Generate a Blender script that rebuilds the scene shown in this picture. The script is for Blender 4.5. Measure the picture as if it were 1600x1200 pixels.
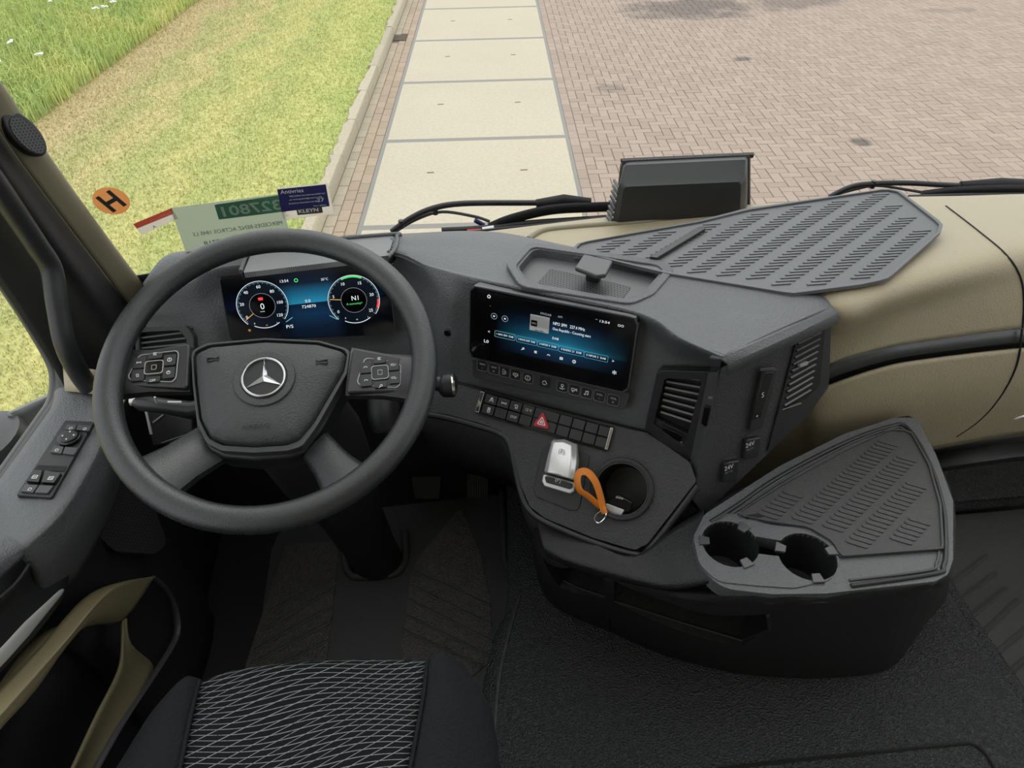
import bpy, bmesh, math, random
from mathutils import Vector as V, Matrix
random.seed(7)
SC = bpy.context.scene
for _o in list(bpy.data.objects): bpy.data.objects.remove(_o, do_unlink=True)
COL = SC.collection
R = math.radians

# ------------------------------------------------------------------ camera
# truck axes: X right, Y forward, Z up from the cab floor; the phone is held 1.36 m above the floor
FOC, CAM = 1100.0, V((0, 0, 1.36))
YAW, PIT, ROLL = R(6.5), R(40.5), R(1.4)
FW = V((math.sin(YAW)*math.cos(PIT), math.cos(YAW)*math.cos(PIT), -math.sin(PIT)))
_r0 = V((math.cos(YAW), -math.sin(YAW), 0)); _u0 = _r0.cross(FW)
RT = _r0*math.cos(ROLL) - _u0*math.sin(ROLL)
UP = _r0*math.sin(ROLL) + _u0*math.cos(ROLL)
cam = bpy.data.cameras.new('camera'); cam_o = bpy.data.objects.new('camera', cam); COL.objects.link(cam_o)
cam.sensor_fit = 'HORIZONTAL'; cam.sensor_width = 36; cam.lens = FOC/1600*36; cam.clip_start = .02; cam.clip_end = 200
cam_o.matrix_world = Matrix(((RT.x, UP.x, -FW.x, CAM.x), (RT.y, UP.y, -FW.y, CAM.y), (RT.z, UP.z, -FW.z, CAM.z), (0, 0, 0, 1)))
SC.camera = cam_o
# ------------------------------------------------------------------ light: a bright overcast day
SC.view_settings.view_transform = 'Standard'; SC.view_settings.look = 'None'
SC.view_settings.gamma = 1; SC.view_settings.use_curve_mapping = False
SC.view_settings.exposure = 0.2
W = bpy.data.worlds.new('overcast_sky'); SC.world = W; W.use_nodes = True
_n, _l = W.node_tree.nodes, W.node_tree.links
_bg = _n['Background']; _bg.inputs['Strength'].default_value = 1.35
_tc = _n.new('ShaderNodeTexCoord'); _sx = _n.new('ShaderNodeSeparateXYZ'); _rp = _n.new('ShaderNodeValToRGB')
_l.new(_tc.outputs['Generated'], _sx.inputs[0]); _l.new(_sx.outputs['Z'], _rp.inputs[0]); _l.new(_rp.outputs[0], _bg.inputs[0])
_rp.color_ramp.elements[0].position = 0; _rp.color_ramp.elements[0].color = (.82, .86, .90, 1)
_rp.color_ramp.elements[1].position = 1; _rp.color_ramp.elements[1].color = (1, 1, 1, 1)
sun = bpy.data.lights.new('veiled_sun', 'SUN'); sun.energy = .6; sun.angle = R(35); sun.color = (1, .97, .9)
sun_o = bpy.data.objects.new('veiled_sun', sun); COL.objects.link(sun_o); sun_o.rotation_euler = (R(-38), R(14), 0)

# ------------------------------------------------------------------ geometry helpers
def ray(x, y): return FW + RT*((x-800)/FOC) + UP*((600-y)/FOC)
def pz(x, y, z): d = ray(x, y); return CAM + d*((z-CAM.z)/d.z)          # point of a level surface at height z
def pY(x, y, Y): d = ray(x, y); return CAM + d*((Y-CAM.y)/d.y)          # point of an upright cross plane
def pX(x, y, X): d = ray(x, y); return CAM + d*((X-CAM.x)/d.x)          # point of an upright lengthwise plane
def pl(x, y, p, n): d = ray(x, y); return CAM + d*((p-CAM).dot(n)/d.dot(n))
def proj(p):
    d = p-CAM; z = d.dot(FW); return 800+FOC*d.dot(RT)/z, 600-FOC*d.dot(UP)/z

def tag(o, label=None, cat=None, group=None, kind=None):
    if label: o['label'] = label
    if cat: o['category'] = cat
    if group: o['group'] = group
    if kind: o['kind'] = kind
    return o
def link(o, parent=None):
    COL.objects.link(o)
    if parent is not None:
        o.parent = parent; o.matrix_parent_inverse = WM(parent).inverted()
    return o
def WM(o):
    m = o.matrix_basis.copy()
    if o.parent: m = WM(o.parent) @ o.matrix_parent_inverse @ m
    return m
def empty(name, loc, label=None, cat=None, group=None, kind=None, parent=None):
    o = bpy.data.objects.new(name, None); o.empty_display_size = .05; o.location = loc
    link(o, parent); return tag(o, label, cat, group, kind)
def finish(o, bevel=0, seg=2, sub=0, solid=0, smooth=True, ang=35, off=-1):
    me = o.data
    if smooth:
        me.polygons.foreach_set('use_smooth', [True]*len(me.polygons)); me.update()
    if solid:
        m = o.modifiers.new('thickness', 'SOLIDIFY'); m.thickness = solid; m.offset = off
    if sub:
        m = o.modifiers.new('subdivision', 'SUBSURF'); m.levels = sub; m.render_levels = sub
    if bevel:
        m = o.modifiers.new('bevel', 'BEVEL'); m.width = bevel; m.segments = seg; m.limit_method = 'ANGLE'; m.angle_limit = R(ang)
        m.harden_normals = True
    elif smooth and ang < 180 and not sub:
        try: me.set_sharp_from_angle(angle=R(ang))
        except Exception: pass
    return o
def mk(name, verts, faces, mat, parent=None, center=True, **kw):
    verts = [V(v) for v in verts]
    if center and verts:
        lo = V((min(v.x for v in verts), min(v.y for v in verts), min(v.z for v in verts)))
        hi = V((max(v.x for v in verts), max(v.y for v in verts), max(v.z for v in verts)))
        c = V(((lo.x+hi.x)/2, (lo.y+hi.y)/2, lo.z))
    else: c = V((0, 0, 0))
    me = bpy.data.meshes.new(name); me.from_pydata([v-c for v in verts], [], faces)
    bm = bmesh.new(); bm.from_mesh(me); bmesh.ops.recalc_face_normals(bm, faces=bm.faces); bm.to_mesh(me); bm.free()
    mats = mat if isinstance(mat, (list, tuple)) else [mat]
    for m in mats: me.materials.append(m)
    o = bpy.data.objects.new(name, me); o.location = c
    link(o, parent); return finish(o, **kw)
def prism_vf(bot, top):
    n = len(bot); f = [list(range(n))[::-1], list(range(n, 2*n))]
    f += [[i, (i+1) % n, n+(i+1) % n, n+i] for i in range(n)]
    return list(bot)+list(top), f
def prism(name, pts, off, mat, parent=None, **kw):
    pts = [V(p) for p in pts]; v, f = prism_vf(pts, [p+V(off) for p in pts]); return mk(name, v, f, mat, parent, **kw)
def box(name, c, s, mat, parent=None, ex=V((1, 0, 0)), ey=V((0, 1, 0)), ez=V((0, 0, 1)), **kw):
    c = V(c); pts = [c+ex*(a*s[0]/2)+ey*(b*s[1]/2)-ez*(s[2]/2) for a, b in ((-1, -1), (1, -1), (1, 1), (-1, 1))]
    return prism(name, pts, ez*s[2], mat, parent, **kw)
def cat(pts, n, closed=False):
    """Catmull-Rom through points, n samples per span"""
    P = [V(p) for p in pts]; out = []; m = len(P)
    for i in range(m if closed else m-1):
        if closed: a, b, c, d = P[i-1], P[i], P[(i+1) % m], P[(i+2) % m]
        else: a, b, c, d = P[max(i-1, 0)], P[i], P[i+1], P[min(i+2, m-1)]
        for k in range(n):
            t = k/n
            out.append(.5*((2*b)+(c-a)*t+(2*a-5*b+4*c-d)*t*t+(3*b-a-3*c+d)*t**3))
    if not closed: out.append(P[-1])
    return out
def resample(P, n, closed=True):
    P = [V(p) for p in P]; Q = P+[P[0]] if closed else P
    L = [0]
    for a, b in zip(Q, Q[1:]): L.append(L[-1]+(b-a).length)
    out = []; j = 0; m = n if closed else n-1
    for i in range(n):
        s = L[-1]*i/m
        while j < len(L)-2 and L[j+1] < s: j += 1
        t = (s-L[j])/max(L[j+1]-L[j], 1e-9); out.append(Q[j].lerp(Q[j+1], min(max(t, 0), 1)))
    return out
def grid(name, rows, mat, parent=None, closed_u=False, closed_v=False, caps=False, **kw):
    nr, nc = len(rows), len(rows[0]); v = [p for r in rows for p in r]; f = []
    for i in range(nr if closed_v else nr-1):
        for j in range(nc if closed_u else nc-1):
            f.append([i*nc+j, i*nc+(j+1) % nc, ((i+1) % nr)*nc+(j+1) % nc, ((i+1) % nr)*nc+j])
    if caps: f.append(list(range(nc))[::-1]); f.append([(nr-1)*nc+j for j in range(nc)])
    return mk(name, v, f, mat, parent, **kw)
def patch(name, rows, nu, nv, mat, parent=None, **kw):
    R1 = [cat(r, nu) for r in rows]; cols = [cat([r[j] for r in R1], nv) for j in range(len(R1[0]))]
    return grid(name, [[c[i] for c in cols] for i in range(len(cols[0]))], mat, parent, **kw)
def tube_vf(path, rad, n=10, flat=None):
    P = [V(p) for p in path]; m = len(P); rows = []; T = []
    for i in range(m): T.append((P[min(i+1, m-1)]-P[max(i-1, 0)]).normalized())
    u = T[0].orthogonal().normalized()
    if flat is not None: u = (V(flat)-T[0]*V(flat).dot(T[0])).normalized()
    for i in range(m):
        u = (u-T[i]*u.dot(T[i])).normalized(); w = T[i].cross(u)
        r = rad[min(i, len(rad)-1)] if isinstance(rad, list) else rad
        ra, rb = r if isinstance(r, tuple) else (r, r)
        rows.append([P[i]+u*(ra*math.cos(2*math.pi*k/n))+w*(rb*math.sin(2*math.pi*k/n)) for k in range(n)])
    v = [p for r in rows for p in r]
    f = [[i*n+j, i*n+(j+1) % n, (i+1)*n+(j+1) % n, (i+1)*n+j] for i in range(m-1) for j in range(n)]
    f += [list(range(n))[::-1], [(m-1)*n+j for j in range(n)]]
    return v, f
def tube(name, path, rad, mat, parent=None, n=10, flat=None, **kw):
    v, f = tube_vf(path, rad, n, flat); kw.setdefault('ang', 50); return mk(name, v, f, mat, parent, **kw)
def join_vf(items):
    v, f = [], []
    for a, b in items: k = len(v); v += a; f += [[i+k for i in q] for q in b]
    return v, f
def rpoly(pts, r, n=5):
    """round the corners of a 2-D polygon"""
    P = [V(p).to_2d() for p in pts]; out = []; m = len(P)
    for i in range(m):
        a, b, c = P[i-1], P[i], P[(i+1) % m]; ri = r[i] if isinstance(r, (list, tuple)) else r
        d1, d2 = (a-b), (c-b); l1, l2 = d1.length, d2.length
        if ri <= 0 or l1 < 1e-9 or l2 < 1e-9: out.append(b); continue
        d1.normalize(); d2.normalize(); th = math.acos(max(-1, min(1, d1.dot(d2))))
        t = min(ri/math.tan(th/2), l1*.49, l2*.49); p, q = b+d1*t, b+d2*t
        for k in range(n+1):
            s = k/n; out.append(p*(1-s)**2+b*2*s*(1-s)+q*s*s)
    return out
def rrect(cx, cy, w, h, r, n=4):
    return rpoly([(cx-w/2, cy-h/2), (cx+w/2, cy-h/2), (cx+w/2, cy+h/2), (cx-w/2, cy+h/2)], r, n)
def circ(cx, cy, r, n=32, a0=0, a1=2*math.pi, full=True):
    m = n if full else n-1
    return [V((cx+r*math.cos(a0+(a1-a0)*k/m), cy+r*math.sin(a0+(a1-a0)*k/m))) for k in range(n)]

TEXTS = []
class Fr:
    """a working plane on a real surface: o origin, ex across, ey up, ez out of the surface"""
    def __init__(s, o, ex, ez):
        s.o = V(o); s.ez = V(ez).normalized(); ex = V(ex); s.ex = (ex-s.ez*ex.dot(s.ez)).normalized(); s.ey = s.ez.cross(s.ex)
    def at(s, u, v, w=0): return s.o+s.ex*u+s.ey*v+s.ez*w
    def px(s, x, y, w=0):
        p = pl(x, y, s.o+s.ez*w, s.ez)-s.o; return V((p.dot(s.ex), p.dot(s.ey)))
    def pxs(s, L, w=0): return [s.px(x, y, w) for x, y in L]
    def prism(s, name, pts, w0, w1, mat, parent=None, **kw):
        return prism(name, [s.at(p[0], p[1], w0) for p in pts], s.ez*(w1-w0), mat, parent, **kw)
    def vf(s, pts, w0, w1): return prism_vf([s.at(p[0], p[1], w0) for p in pts], [s.at(p[0], p[1], w1) for p in pts])
    def ring_vf(s, outer, inner, w0, w1, n=48):
        O, I = resample([V((p[0], p[1], 0)) for p in outer], n), resample([V((p[0], p[1], 0)) for p in inner], n)
        # line the inner loop up with the outer one
        k = min(range(n), key=lambda q: (I[q]-O[0]).length); I = I[k:]+I[:k]
        if (I[1]-O[1]).length > (I[-1]-O[1]).length: I = [I[0]]+I[1:][::-1]
        A = [s.at(p.x, p.y, w) for w, L in ((w0, O), (w1, O), (w1, I), (w0, I)) for p in L]
        f = [[a*n+j, a*n+(j+1) % n, ((a+1) % 4)*n+(j+1) % n, ((a+1) % 4)*n+j] for a in range(4) for j in range(n)]
        return A, f
    def ring(s, name, outer, inner, w0, w1, mat, parent=None, n=48, **kw):
        v, f = s.ring_vf(outer, inner, w0, w1, n); return mk(name, v, f, mat, parent, **kw)
    def stroke_vf(s, pts, wid, w0, w1):
        items = []
        for a, b in zip(pts, pts[1:]):
            a, b = V(a).to_2d(), V(b).to_2d(); d = b-a
            if d.length < 1e-7: continue
            d.normalize(); q = V((-d.y, d.x))*(wid/2); e = d*(wid*.2)
            items.append(s.vf([a-q-e, b-q+e, b+q+e, a+q-e], w0, w1))
        return join_vf(items)
    def stroke(s, name, pts, wid, w0, w1, mat, parent=None, **kw):
        v, f = s.stroke_vf(pts, wid, w0, w1); return mk(name, v, f, mat, parent, smooth=False, **kw)
    def text(s, txt, u, v, h, mat, parent, w=.0006, width=None, name='lettering', rot=0, mirror=False, ext=.0002, bold=0):
        cu = bpy.data.curves.new(name, 'FONT'); cu.body = txt; cu.align_x = 'CENTER'; cu.align_y = 'CENTER'; cu.extrude = 0; cu.resolution_u = 2
        cu.offset = bold
        o = bpy.data.objects.new(name+'_curve', cu); COL.objects.link(o)
        TEXTS.append((o, s, u, v, h, mat, parent, w, width, name, rot, mirror, ext)); return o
def flush_texts():
    bpy.context.view_layer.update(); dg = bpy.context.evaluated_depsgraph_get(); made = []
    for o, s, u, v, h, mat, parent, w, width, name, rot, mirror, ext in TEXTS:
        me = bpy.data.meshes.new_from_object(o.evaluated_get(dg)); made.append(me)
    for (o, s, u, v, h, mat, parent, w, width, name, rot, mirror, ext), me in zip(TEXTS, made):
        cu = o.data; bpy.data.objects.remove(o); bpy.data.curves.remove(cu)
        xs = [q.co.x for q in me.vertices]; ys = [q.co.y for q in me.vertices]
        if not xs: continue
        cx, cy = (min(xs)+max(xs))/2, (min(ys)+max(ys))/2; k = h/.72
        kx = width/(max(xs)-min(xs)) if width else k
        ca, sa = math.cos(rot), math.sin(rot); vs = []
        for q in me.vertices:
            a, b = (q.co.x-cx)*kx*(-1 if mirror else 1), (q.co.y-cy)*k
            vs.append(s.at(u+a*ca-b*sa, v+a*sa+b*ca, w))
        fs = [list(p.vertices) for p in me.polygons]
        bpy.data.meshes.remove(me)
        ob = mk(name, vs, fs, mat, parent, smooth=False)
    TEXTS.clear()
def carve(o, cutters):
    """cut openings (list of (verts, faces)) out of a mesh object"""
    v, f = join_vf(cutters); me = bpy.data.meshes.new('cutter'); me.from_pydata([V(p) for p in v], [], f)
    bm = bmesh.new(); bm.from_mesh(me); bmesh.ops.recalc_face_normals(bm, faces=bm.faces); bm.to_mesh(me); bm.free()
    c = bpy.data.objects.new('cutter', me); COL.objects.link(c)
    mods = [(m.type, m.width, m.segments, m.angle_limit) for m in o.modifiers if m.type == 'BEVEL']
    for m in [m for m in o.modifiers if m.type == 'BEVEL']: o.modifiers.remove(m)
    b = o.modifiers.new('cut', 'BOOLEAN'); b.operation = 'DIFFERENCE'; b.object = c; b.solver = 'EXACT'; b.use_self = False
    bpy.context.view_layer.update(); dg = bpy.context.evaluated_depsgraph_get()
    new = bpy.data.meshes.new_from_object(o.evaluated_get(dg)); old = o.data
    o.modifiers.clear(); o.data = new; new.name = old.name; bpy.data.meshes.remove(old)
    bpy.data.objects.remove(c); bpy.data.meshes.remove(me)
    for t, w, sg, al in mods:
        m = o.modifiers.new('bevel', 'BEVEL'); m.width = w; m.segments = sg; m.limit_method = 'ANGLE'; m.angle_limit = al; m.harden_normals = True
    new.polygons.foreach_set('use_smooth', [True]*len(new.polygons)); new.update()
    try: new.set_sharp_from_angle(angle=R(35))
    except Exception: pass
    return o

def icon(fr, kind, u, v, s, mat, parent, w, name='button_symbol'):
    """small printed pictogram; coordinates in a box from -1 to 1"""
    lines = {'vent': [[(-.7, .8), (-.1, .8)], [(-.2, .3), (.3, .3), (.1, -.4), (.6, -.4)], [(-.7, -.8), (.1, -.8)], [(-.8, .1), (-.4, -.3)]],
             'info': [[(0, -.45), (0, .15)], [(0, .4), (0, .55)]], 'fan': [[(-.2, -.7), (.3, -.7)]], 'pin': [[(-.3, .2), (0, -.5), (.3, .2)], [(-.8, -.6), (0, -.9), (.8, -.5)]],
             'car': [[(-.7, -.3), (-.5, .4), (.2, .6), (.5, 0), (.7, -.4)], [(-.6, -.7), (.4, -.7)]], 'truck': [[(-.9, -.3), (-.9, .4), (0, .4), (0, -.3), (-.9, -.3)], [(.2, .2), (.5, .4)], [(.2, -.2), (.6, .1)], [(.7, .5), (.8, -.3)]],
             'note': [[(-.35, -.5), (-.35, .6), (.5, .8), (.5, -.3)], [(-.35, .35), (.5, .55)]], 'road': [[(-.7, -.8), (-.15, .8)], [(.7, -.8), (.15, .8)], [(0, -.5), (0, -.1)], [(0, .2), (0, .5)]],
             'axle': [[(-.7, 0), (.7, 0)], [(-.8, -.4), (-.8, .4)], [(.8, -.4), (.8, .4)], [(0, -.2), (0, .2)]], 'skid': [[(-.7, .2), (-.3, .6), (.3, .5), (.5, .1)], [(-.3, -.8), (-.1, -.4), (-.4, -.1)], [(.3, -.8), (.5, -.4), (.2, -.1)]],
             'panel': [[(-.4, -.8), (-.4, .8), (.4, .8), (.4, -.8), (-.4, -.8)], [(-.4, 0), (.4, 0)], [(-.4, .4), (.4, .4)]], 'window': [[(-.7, -.6), (-.7, .6), (.7, .6), (.7, -.6), (-.7, -.6)], [(-.7, 0), (.7, 0)]],
             'search': [[(-.1, -.1), (-.8, -.8)]], 'list': [[(-.7, .5), (.7, .5)], [(-.7, 0), (.3, 0)], [(-.7, -.5), (.7, -.5)]], 'mirror': [[(-.6, -.6), (-.6, .6), (.4, .6), (.7, 0), (.4, -.6), (-.6, -.6)]],
             'home': [[(-.8, 0), (0, .8), (.8, 0)], [(-.55, .1), (-.55, -.7), (.55, -.7), (.55, .1)]], 'skip': [[(-.5, -.6), (-.5, .6), (.3, 0), (-.5, -.6)], [(.5, .6), (.5, -.6)]], 'off': [[(0, .1), (0, .8)]], 'phone': [[(-.7, -.2), (-.5, .3), (.5, .3), (.7, -.2)]]}[kind]
    rings = {'info': [(0, 0, .85)], 'fan': [(-.4, .1, .42), (.4, .1, .42)], 'pin': [(0, .45, .38)], 'note': [(-.55, -.55, .2), (.3, -.35, .2)], 'search': [(.25, .25, .45)], 'off': [(0, 0, .7)], 'truck': [(-.5, -.6, .2)]}.get(kind, [])
    th = .22*s; items = [fr.stroke_vf([(u+x*s, v+y*s) for x, y in L], th, w, w+.0003) for L in lines]
    items += [fr.ring_vf(circ(u+x*s, v+y*s, r*s+th/2, 14), circ(u+x*s, v+y*s, max(r*s-th/2, .0001), 14), w, w+.0003, 14) for x, y, r in rings]
    a, f = join_vf(items); return mk(name, a, f, mat, parent, smooth=False)
# ------------------------------------------------------------------ materials (all procedural)
def new_mat(name):
    m = bpy.data.materials.new(name); m.use_nodes = True; return m, m.node_tree.nodes, m.node_tree.links, m.node_tree.nodes['Principled BSDF']
def srgb(*c): return tuple((x/255/12.92 if x/255 <= .04045 else ((x/255+.055)/1.055)**2.4) for x in c)+(1,)
def plastic(name, col, rough=.5, grain=0, gs=900, spec=.5, metal=0, var=0, gtype='noise', coat=0, dist=.001):
    m, N, L, B = new_mat(name); B.inputs['Base Color'].default_value = col; B.inputs['Roughness'].default_value = rough
    B.inputs['Specular IOR Level'].default_value = spec; B.inputs['Metallic'].default_value = metal; B.inputs['Coat Weight'].default_value = coat
    tc = N.new('ShaderNodeTexCoord')
    if grain:
        t = N.new('ShaderNodeTexVoronoi' if gtype == 'cell' else 'ShaderNodeTexNoise'); t.inputs['Scale'].default_value = gs
        L.new(tc.outputs['Object'], t.inputs['Vector'])
        if gtype != 'cell': t.inputs['Detail'].default_value = 3; t.inputs['Roughness'].default_value = .6
        b = N.new('ShaderNodeBump'); b.inputs['Strength'].default_value = grain; b.inputs['Distance'].default_value = dist
        L.new(t.outputs['Distance' if gtype == 'cell' else 'Fac'], b.inputs['Height']); L.new(b.outputs[0], B.inputs['Normal'])
    if var:
        t = N.new('ShaderNodeTexNoise'); t.inputs['Scale'].default_value = 14; t.inputs['Detail'].default_value = 5; L.new(tc.outputs['Object'], t.inputs['Vector'])
        r = N.new('ShaderNodeMapRange'); r.inputs['From Min'].default_value = .3; r.inputs['From Max'].default_value = .7
        r.inputs['To Min'].default_value = rough-var; r.inputs['To Max'].default_value = rough+var; L.new(t.outputs['Fac'], r.inputs[0]); L.new(r.outputs[0], B.inputs['Roughness'])
    return m
def emit(name, col, s=1.0):
    m, N, L, B = new_mat(name); B.inputs['Base Color'].default_value = (0, 0, 0, 1); B.inputs['Roughness'].default_value = .2
    B.inputs['Emission Color'].default_value = col; B.inputs['Emission Strength'].default_value = s; return m
M = {}
M['dash'] = plastic('dash_grained_plastic', (.105, .110, .117, 1), .38, .7, 330, .65, dist=.003)
M['dash_low'] = plastic('lower_dash_plastic', (.045, .046, .049, 1), .46, .7, 360, .5, dist=.003)
M['smooth'] = plastic('smooth_black_plastic', (.022, .023, .024, 1), .40, .15, 900)
M['trim'] = plastic('satin_trim_plastic', (.060, .062, .065, 1), .34, .1, 900)
M['gloss'] = plastic('gloss_black', (.006, .006, .007, 1), .12)
M['glass_black'] = plastic('screen_glass', (.004, .004, .005, 1), .08, spec=.5)
M['void'] = plastic('dark_recess', (.006, .006, .006, 1), .7)
M['beige'] = plastic('beige_grained_plastic', srgb(172, 161, 135), .46, .6, 330, .4, dist=.0022)
M['beige_dark'] = plastic('beige_pillar_plastic', srgb(136, 130, 108), .5, .3, 800, .35)
M['leather'] = plastic('wheel_leather', (.026, .029, .030, 1), .28, .45, 600, .6, var=.08, dist=.0012)
M['wheelpad'] = plastic('airbag_cover', (.044, .046, .049, 1), .40, .7, 420, .5, dist=.002)
M['chrome'] = plastic('chrome', (.85, .86, .88, 1), .12, metal=1)
M['silver'] = plastic('satin_silver', (.80, .80, .80, 1), .36, metal=.6)
M['white'] = plastic('white_print', (.75, .76, .76, 1), .5)
M['whitedim'] = plastic('grey_print', (.35, .36, .36, 1), .5)
M['red'] = plastic('hazard_red', srgb(190, 38, 48), .35)
M['rubber'] = plastic('black_rubber', (.062, .063, .064, 1), .48, .6, 330, .45, dist=.0025)
M['mat_rubber'] = plastic('grey_rubber_mat', (.115, .12, .127, 1), .45, .25, 900, .5)
M['fabric_side'] = plastic('black_seat_velour', (.013, .0145, .0165, 1), .85, .9, 260, .2, dist=.003)
M['orange'] = plastic('orange_leather', srgb(225, 130, 40), .5, .3, 900)
M['floor_rubber'] = plastic('floor_rubber', (.100, .095, .088, 1), .46, 1, 280, .5, gtype='cell', dist=.003)
M['tunnel'] = plastic('tunnel_vinyl', (.036, .040, .041, 1), .42, 1, 300, .5, gtype='cell', dist=.0028)
M['doorblack'] = plastic('door_black', (.016, .016, .017, 1), .55, .3, 700, .35)
M['box'] = plastic('console_shaded_black', (.017, .0175, .018, 1), .42, .6, 330, .45, dist=.002)  # base colour darkened to paint in the shade on the console walls
M['pod'] = plastic('pod_black', (.026, .027, .028, 1), .3, .2, 500)
M['weather'] = plastic('weather_black', (.012, .012, .013, 1), .45, .2, 500)
# ================================================================== outside: the yard in front of the truck
GZ = -1.64                                   # ground level below the cab floor
_ra = YAW-R(.57); EV = V((math.sin(_ra), math.cos(_ra), 0)); EU = V((math.cos(_ra), -math.sin(_ra), 0))
def G(u, v, z=0): return EU*u+EV*v+V((0, 0, GZ+z))
def stone_mat(name, c1, c2, c3, scale=30, bump=.3, rough=.85, isl=True, spots=0):
    m, N, L, B = new_mat(name); B.inputs['Roughness'].default_value = rough; B.inputs['Specular IOR Level'].default_value = .25
    tc = N.new('ShaderNodeTexCoord'); geo = N.new('ShaderNodeNewGeometry'); oi = N.new('ShaderNodeObjectInfo')
    ad = N.new('ShaderNodeMath'); ad.operation = 'ADD'; fr = N.new('ShaderNodeMath'); fr.operation = 'FRACT'
    L.new(geo.outputs['Random Per Island'], ad.inputs[0]); L.new(oi.outputs['Random'], ad.inputs[1]); L.new(ad.outputs[0], fr.inputs[0])
    n1 = N.new('ShaderNodeTexNoise'); n1.inputs['Scale'].default_value = scale; n1.inputs['Detail'].default_value = 6; n1.inputs['Roughness'].default_value = .7
    L.new(geo.outputs['Position'], n1.inputs['Vector'])
    n2 = N.new('ShaderNodeTexNoise'); n2.inputs['Scale'].default_value = .8; n2.inputs['Detail'].default_value = 4; L.new(geo.outputs['Position'], n2.inputs['Vector'])
    mx = N.new('ShaderNodeMixRGB'); mx.inputs[1].default_value = c1; mx.inputs[2].default_value = c2
    if isl: L.new(fr.outputs[0], mx.inputs[0])
    else: L.new(n2.outputs['Fac'], mx.inputs[0])
    r = N.new('ShaderNodeMapRange'); r.inputs['From Min'].default_value = .42; r.inputs['From Max'].default_value = .72; r.inputs['To Max'].default_value = .55
    L.new(n1.outputs['Fac'], r.inputs[0])
    m2 = N.new('ShaderNodeMixRGB'); m2.inputs[2].default_value = c3; L.new(r.outputs[0], m2.inputs[0]); L.new(mx.outputs[0], m2.inputs[1])
    out = m2
    if spots:                                  # dark patches, each with its own outline
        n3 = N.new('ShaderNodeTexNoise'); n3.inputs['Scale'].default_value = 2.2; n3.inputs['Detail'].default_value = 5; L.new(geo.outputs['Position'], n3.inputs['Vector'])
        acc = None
        for u, v, su, sv, k in DARK_PATCHES:
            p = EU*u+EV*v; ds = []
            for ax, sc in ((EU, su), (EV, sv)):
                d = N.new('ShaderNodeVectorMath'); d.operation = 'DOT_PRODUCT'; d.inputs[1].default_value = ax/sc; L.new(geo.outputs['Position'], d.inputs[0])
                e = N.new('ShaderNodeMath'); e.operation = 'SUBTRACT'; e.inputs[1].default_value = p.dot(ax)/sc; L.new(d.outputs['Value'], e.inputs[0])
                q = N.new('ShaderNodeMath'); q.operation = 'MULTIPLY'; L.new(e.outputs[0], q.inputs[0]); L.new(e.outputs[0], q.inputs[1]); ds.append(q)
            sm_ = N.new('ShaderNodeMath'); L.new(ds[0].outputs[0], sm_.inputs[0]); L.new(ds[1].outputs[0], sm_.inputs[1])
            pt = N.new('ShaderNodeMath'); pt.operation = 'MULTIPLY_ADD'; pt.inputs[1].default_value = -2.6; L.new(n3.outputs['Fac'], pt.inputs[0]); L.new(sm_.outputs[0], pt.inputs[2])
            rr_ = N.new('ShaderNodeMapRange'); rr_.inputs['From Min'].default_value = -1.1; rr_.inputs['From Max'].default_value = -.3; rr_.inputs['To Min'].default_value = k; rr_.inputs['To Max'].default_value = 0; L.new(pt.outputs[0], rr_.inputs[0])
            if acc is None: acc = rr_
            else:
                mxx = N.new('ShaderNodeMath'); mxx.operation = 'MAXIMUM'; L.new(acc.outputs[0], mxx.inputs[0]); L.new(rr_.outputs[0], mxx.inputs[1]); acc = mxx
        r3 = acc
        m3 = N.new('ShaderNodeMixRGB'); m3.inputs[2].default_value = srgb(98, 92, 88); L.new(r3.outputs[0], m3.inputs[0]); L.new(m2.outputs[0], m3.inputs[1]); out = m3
    L.new(out.outputs[0], B.inputs['Base Color'])
    b = N.new('ShaderNodeBump'); b.inputs['Strength'].default_value = bump; b.inputs['Distance'].default_value = .004
    L.new(n1.outputs['Fac'], b.inputs['Height']); L.new(b.outputs[0], B.inputs['Normal']); return m
def guv(x, y): p = pz(x, y, GZ); return p.dot(EU), p.dot(EV)
DARK_PATCHES = [(*guv(1085, 12), 1.3, .75, .75), (*guv(1230, 6), 1.1, .6, .55), (*guv(1020, 24), .5, .3, .6), (*guv(1160, 92), .16, .12, .8), (*guv(955, 138), .22, .2, .45), (*guv(1345, 222), .12, .16, .9), (*guv(1480, 16), .5, .2, .35)]
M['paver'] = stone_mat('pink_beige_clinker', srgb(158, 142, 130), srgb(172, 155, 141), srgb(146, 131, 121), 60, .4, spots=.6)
M['gutter'] = stone_mat('gutter_clinker', srgb(160, 144, 126), srgb(176, 158, 137), srgb(142, 130, 115), 50)
M['gutter_grey'] = stone_mat('grey_gutter_clinker', srgb(165, 156, 138), srgb(178, 166, 146), srgb(150, 142, 125), 50)
M['slab'] = stone_mat('cream_concrete', srgb(186, 177, 158), srgb(198, 189, 168), srgb(168, 160, 142), 28, .5, isl=False)
M['kerb'] = stone_mat('kerb_concrete', srgb(170, 162, 142), srgb(190, 180, 158), srgb(140, 132, 115), 35, .9, isl=True)
M['steel'] = plastic('galvanised_frame', srgb(128, 126, 120), .6, .3, 60)
M['sand'] = stone_mat('joint_sand', srgb(118, 104, 90), srgb(128, 112, 96), srgb(95, 84, 72), 40, isl=False)
M['iron'] = plastic('drain_iron', srgb(105, 92, 78), .7, .3, 200)

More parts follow.
